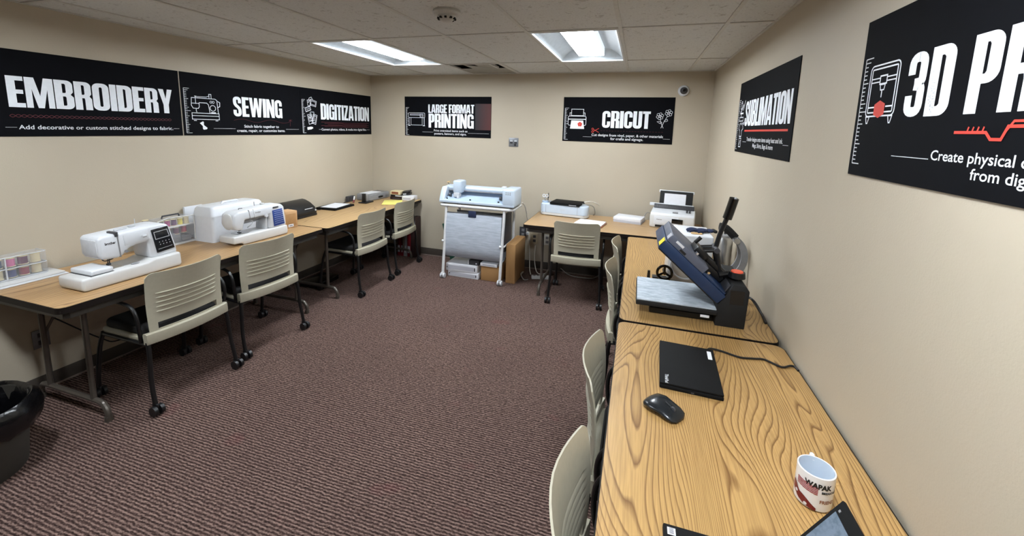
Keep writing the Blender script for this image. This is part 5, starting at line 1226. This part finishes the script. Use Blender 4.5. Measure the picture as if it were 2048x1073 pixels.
# mug press: white body, black hand wheel, curved grey lever arms
t = thing('mug_press', 'white mug press with a black hand wheel, beyond the heat press', 'mug press', (3.70, -1.80, T))
ring = lambda z, d: [(x, y, z) for x, y in rrect(-0.115+d, -0.14+d, 0.10-d, 0.12-d, 0.03)]
MB().loft([ring(0.0, 0.006), ring(0.01, 0.0), ring(0.15, 0.004), ring(0.165, 0.02)]).build('housing', 'offwhite', t)
rp_ = [(-0.01+0.085*math.cos(math.radians(a)), -0.142, 0.105+0.085*math.sin(math.radians(a))) for a in range(160, 381, 20)]
MB().tube(rp_, 0.007, smooth=2).build('heater_arc', 'white', t)
wh = MB().tube([(-0.130+0.044*math.cos(2*PI*k/24), -0.170, 0.055+0.044*math.sin(2*PI*k/24)) for k in range(24)], 0.0085, 10, closed=True).build('hand_wheel', 'gloss_black', t); 
b = MB()
for k in range(3): b.tube([(-0.130, -0.170, 0.055), (-0.130+0.042*math.cos(2*PI*k/3+PI/2), -0.170, 0.055+0.042*math.sin(2*PI*k/3+PI/2))], 0.007)
b.cyl((-0.130, -0.180, 0.055), (-0.130, -0.110, 0.055), 0.012); b.build('wheel_spokes', 'gloss_black', t)
MB().lohi((-0.20, -0.15, 0), (-0.09, -0.10, 0.014), 0.004).build('wheel_foot', 'black', t)
t2 = thing('black_peg', 'short black peg standing on the oak table left of the hand wheel', 'peg', (3.475, -2.005, T)); MB().cyl((0, 0, 0), (0, 0, 0.07), 0.011, 0.008, 14).build('post', 'black', t2); MB().cyl((0, 0, 0), (0, 0, 0.008), 0.02).build('foot', 'black', t2)
# glass and metal canister
t = thing('tumbler_can', 'smoky steel tumbler canister beside the white oven', 'canister', (3.962, -1.612, T+0.0))
MB().lathe([(0, 0), (0.046, 0), (0.05, 0.01), (0.052, 0.235), (0.046, 0.245), (0, 0.247)], 28).build('body', 'steel', t)
MB().lathe([(0.047, 0.240), (0.047, 0.258), (0.03, 0.262), (0, 0.262)], 24).build('lid', 'smoke', t)
MB().cyl((0.0, 0, 0.262), (0.0, 0, 0.288), 0.008).build('lid_knob', 'black', t)
# second press with curved grey arms by the wall
t = thing('arm_press', 'press with curved grey lever arms against the right wall', 'press', (3.905, -1.86, T))
MB().lohi((-0.07, -0.10, 0.0), (0.09, 0.10, 0.05), 0.008).build('base', 'black', t)
for y, m_ in ((-0.055, 'grey'), (0.045, 'grey')):
    arc = [(0.020+0.095*math.cos(math.radians(a)), y, 0.185+0.125*math.sin(math.radians(a))) for a in range(-75, 66, 10)]
    b = MB(); rings = []
    for i_, pnt in enumerate(arc):
        a = math.radians(-75+10*i_); nx, nz = math.cos(a), math.sin(a)
        rings.append([(pnt[0]+nx*dn, y+dy, pnt[2]+nz*dn) for dn, dy in ((-0.018, -0.007), (0.018, -0.007), (0.018, 0.007), (-0.018, 0.007))])
    b.loft(rings); b.build('curved_arm', m_, t)
MB().tube([(0.065, -0.005, 0.30), (0.01, -0.005, 0.352), (-0.03, -0.005, 0.362)], 0.024, smooth=3).build('lever_head', 'matte_black', t)
MB().cyl((0.062, -0.078, 0.292), (0.062, 0.06, 0.292), 0.017).build('pivot_pin', 'steel', t)
MB().lohi((-0.03, -0.05, 0.05), (0.03, 0.05, 0.11), 0.006).build('column', 'black', t)
# white carton with blue stripe
t = thing('paper_carton', 'small white carton with a blue stripe behind the heat press tower', 'box', (3.845, -2.10, T))
MB().lohi((-0.07, -0.045, 0), (0.07, 0.045, 0.165), 0.003).build('carton', 'paper', t)
MB().lohi((-0.0715, -0.03, 0.04), (-0.0695, 0.03, 0.15)).build('blue_stripe', 'bluebox', t)

# ---------------------------------------------------------------- near oak table
t = thing('laptop', 'closed black laptop with a silver logo and white sticker on the near oak table', 'laptop', (3.607, -2.978, T), math.radians(-2.5))
MB().lohi((-0.107, -0.168, 0.0), (0.107, 0.160, 0.014), 0.004).build('base', 'laptop', t)
MB().lohi((-0.107, -0.165, 0.0150), (0.107, 0.160, 0.0225), 0.003).build('lid', 'laptop', t)
MB().lohi((0.079, 0.070, 0.0226), (0.095, 0.135, 0.0230)).build('white_sticker', 'paper', t)
p = Print(lambda x, y, d: (-0.088+(y), -0.105-(x), 0.0230+d)); p.text('ThinkPad', 0.0, 0.058, 0.0, size=0.017, bold=0.02); p.build('logo', 'lightgrey', t)
MB().lohi((0.0, -0.169, 0.004), (0.01, -0.167, 0.009)).build('latch', 'darkgrey', t)
tag(MB().tube([(3.700, -2.810, T+0.008), (3.715, -2.795, T+0.012), (3.760, -2.790, T+0.006), (3.825, -2.815, T+0.005), (3.880, -2.806, T+0.005), (3.922, -2.800, T+0.005), (3.972, -2.838, T+0.005), (4.008, -2.818, T+0.006), (4.024, -2.818, T+0.005), (4.029, -2.845, T+0.005)], 0.0042, smooth=6).build('laptop_cable', 'black'), 'thin black charging cable winding from the logo laptop to the wall', 'cable')

t = thing('mouse', 'glossy black computer mouse on the near oak table', 'mouse', (3.500, -3.272, T), math.radians(-38))
def mring(x, w, h):
    w *= 1.45; h *= 0.9; x *= 1.06
    return [(x, w*math.cos(2*PI*k/20)*(1.0), 0.002+max(0.0, h*(0.5+0.5*math.sin(2*PI*k/20)))**1.0) for k in range(20)]
MB().loft([mring(-0.060, 0.010, 0.010), mring(-0.056, 0.022, 0.020), mring(-0.045, 0.031, 0.031), mring(-0.02, 0.034, 0.038), mring(0.01, 0.030, 0.036), mring(0.035, 0.030, 0.028), mring(0.052, 0.026, 0.018), mring(0.060, 0.014, 0.009)]).build('shell', 'mouse', t, ang=60)
MB().cyl((0.034, -0.004, 0.026), (0.034, 0.004, 0.026), 0.009).build('scroll_wheel', 'darkgrey', t)
MB().tube([(0.058, 0.0, 0.010), (0.03, 0.0, 0.0325), (0.005, 0.0, 0.0392)], 0.0009, 6).build('button_seam', 'darkgrey', t)

# mug with print wrapped round it
t = thing('coffee_mug', 'white coffee mug printed with a dark red car and flag', 'mug', (3.850, -3.505, T))
R_ = 0.041; HM = 0.096
MB().lathe([(0, 0), (R_-0.006, 0), (R_-0.001, 0.004), (R_, 0.01), (R_, HM-0.002), (R_-0.0015, HM), (R_-0.003, HM-0.001)], 48).build('body', 'mug', t)
MB().lathe([(R_-0.003, HM-0.001), (R_-0.0035, HM-0.008), (R_-0.004, 0.012), (R_-0.010, 0.006), (0, 0.006)], 48).build('inside', 'muginside', t)
MB().tube([(0.006, 0.038, 0.080), (0.012, 0.062, 0.082), (0.015, 0.072, 0.050), (0.012, 0.062, 0.022), (0.006, 0.038, 0.018)], 0.006, smooth=5).build('handle', 'mug', t)
A0 = math.radians(246)
def wrap(lift):
    def f(x, z, d):
        a = A0 + x/R_; r = R_+lift+d; return (r*math.cos(a), r*math.sin(a), z)
    return f
def wrapped(name, m, fn, lift=0.0005):
    p = Print(wrap(lift)); fn(p); bmesh.ops.triangulate(p.mb.bm, faces=p.mb.bm.faces[:])
    return p.build(name, m, t)
wrapped('lettering', 'ink', lambda p: (p.text('WAPAK', -0.020, 0.040, 0.066, size=0.0185, bold=0.05), p.text('BREAKFAST', 0.018, 0.058, 0.055, size=0.0085, bold=0.04)))
wrapped('brown_lettering', 'brownink', lambda p: p.text('FRIENDS', 0.016, 0.058, 0.028, size=0.0125, bold=0.03))
def flag(p):
    for i in range(5): 
        for j in range(6): p.rect(-0.038+j*0.008, 0.052+i*0.0042-j*0.0007, -0.0302+j*0.008, 0.0546+i*0.0042-j*0.0007)
wrapped('flag_stripes', 'mugpink', flag)
def car(p):
    top = [(-0.052, 0.050), (-0.046, 0.052), (-0.040, 0.048), (-0.034, 0.040), (-0.028, 0.034), (-0.020, 0.032), (-0.012, 0.028), (-0.004, 0.022), (0.004, 0.016), (0.010, 0.012)]
    bot = [(-0.052, 0.030), (-0.046, 0.026), (-0.040, 0.022), (-0.034, 0.018), (-0.028, 0.014), (-0.020, 0.011), (-0.012, 0.008), (-0.004, 0.006), (0.004, 0.005), (0.010, 0.005)]
    for (a, b), (c, d), (e, f), (g_, h_) in zip(top, top[1:], bot[1:], bot): p.poly([(a, b), (g_, h_), (e, f), (c, d)])
wrapped('car_print', 'mugred', car, 0.0008)
wrapped('wheel_print', 'paper', lambda p: (p.circle(-0.036, 0.030, 0.004, None, 10), p.circle(-0.012, 0.013, 0.004, None, 10)), 0.0016)

# open laptop cut by the bottom edge
t = thing('open_laptop', 'open black laptop with a lit grey screen at the bottom edge', 'laptop', (3.700, -3.875, T), -PI/2)
MB().lohi((-0.165, -0.225, 0.0), (0.165, 0.006, 0.016), 0.004).build('base', 'laptop', t)
MB().lohi((-0.14, -0.14, 0.0161), (0.14, -0.02, 0.0175)).build('keyboard', 'matte_black', t)
tilt = math.radians(31)
MB().lohi((-0.155, -0.216, 0.0161), (-0.137, -0.198, 0.0166)).build('label', 'paper', t)
p = Print(lambda x, y, d: (x, y, 0.0170+d))
for i in range(6): p.rect(-0.1535+i*0.0026, -0.212, -0.1523+i*0.0026, -0.202)
p.build('barcode', 'ink', t)
def lidp(x, h, n): return (x, 0.012+h*math.sin(tilt)+n*math.cos(tilt), 0.016+h*math.cos(tilt)-n*math.sin(tilt))
def lidbox(name, x0, x1, h0, h1, n0, n1, m, r=0.0, par=None):
    tb = MB().prism([(h0, n0), (h1, n0), (h1, n1), (h0, n1)], x0, x1, 'x', r)
    for v in tb.bm.verts: v.co = Vector(lidp(v.co.x, v.co.y, v.co.z))
    return tb.build(name, m, t)
lidbox('lid', -0.165, 0.165, 0.0, 0.198, 0.0, 0.008, 'laptop', 0.002)
lidbox('screen', -0.155, 0.155, 0.022, 0.172, -0.0008, 0.0, 'screen')
lidbox('webcam', -0.152, -0.147, 0.178, 0.183, -0.0012, 0.0, 'grey')
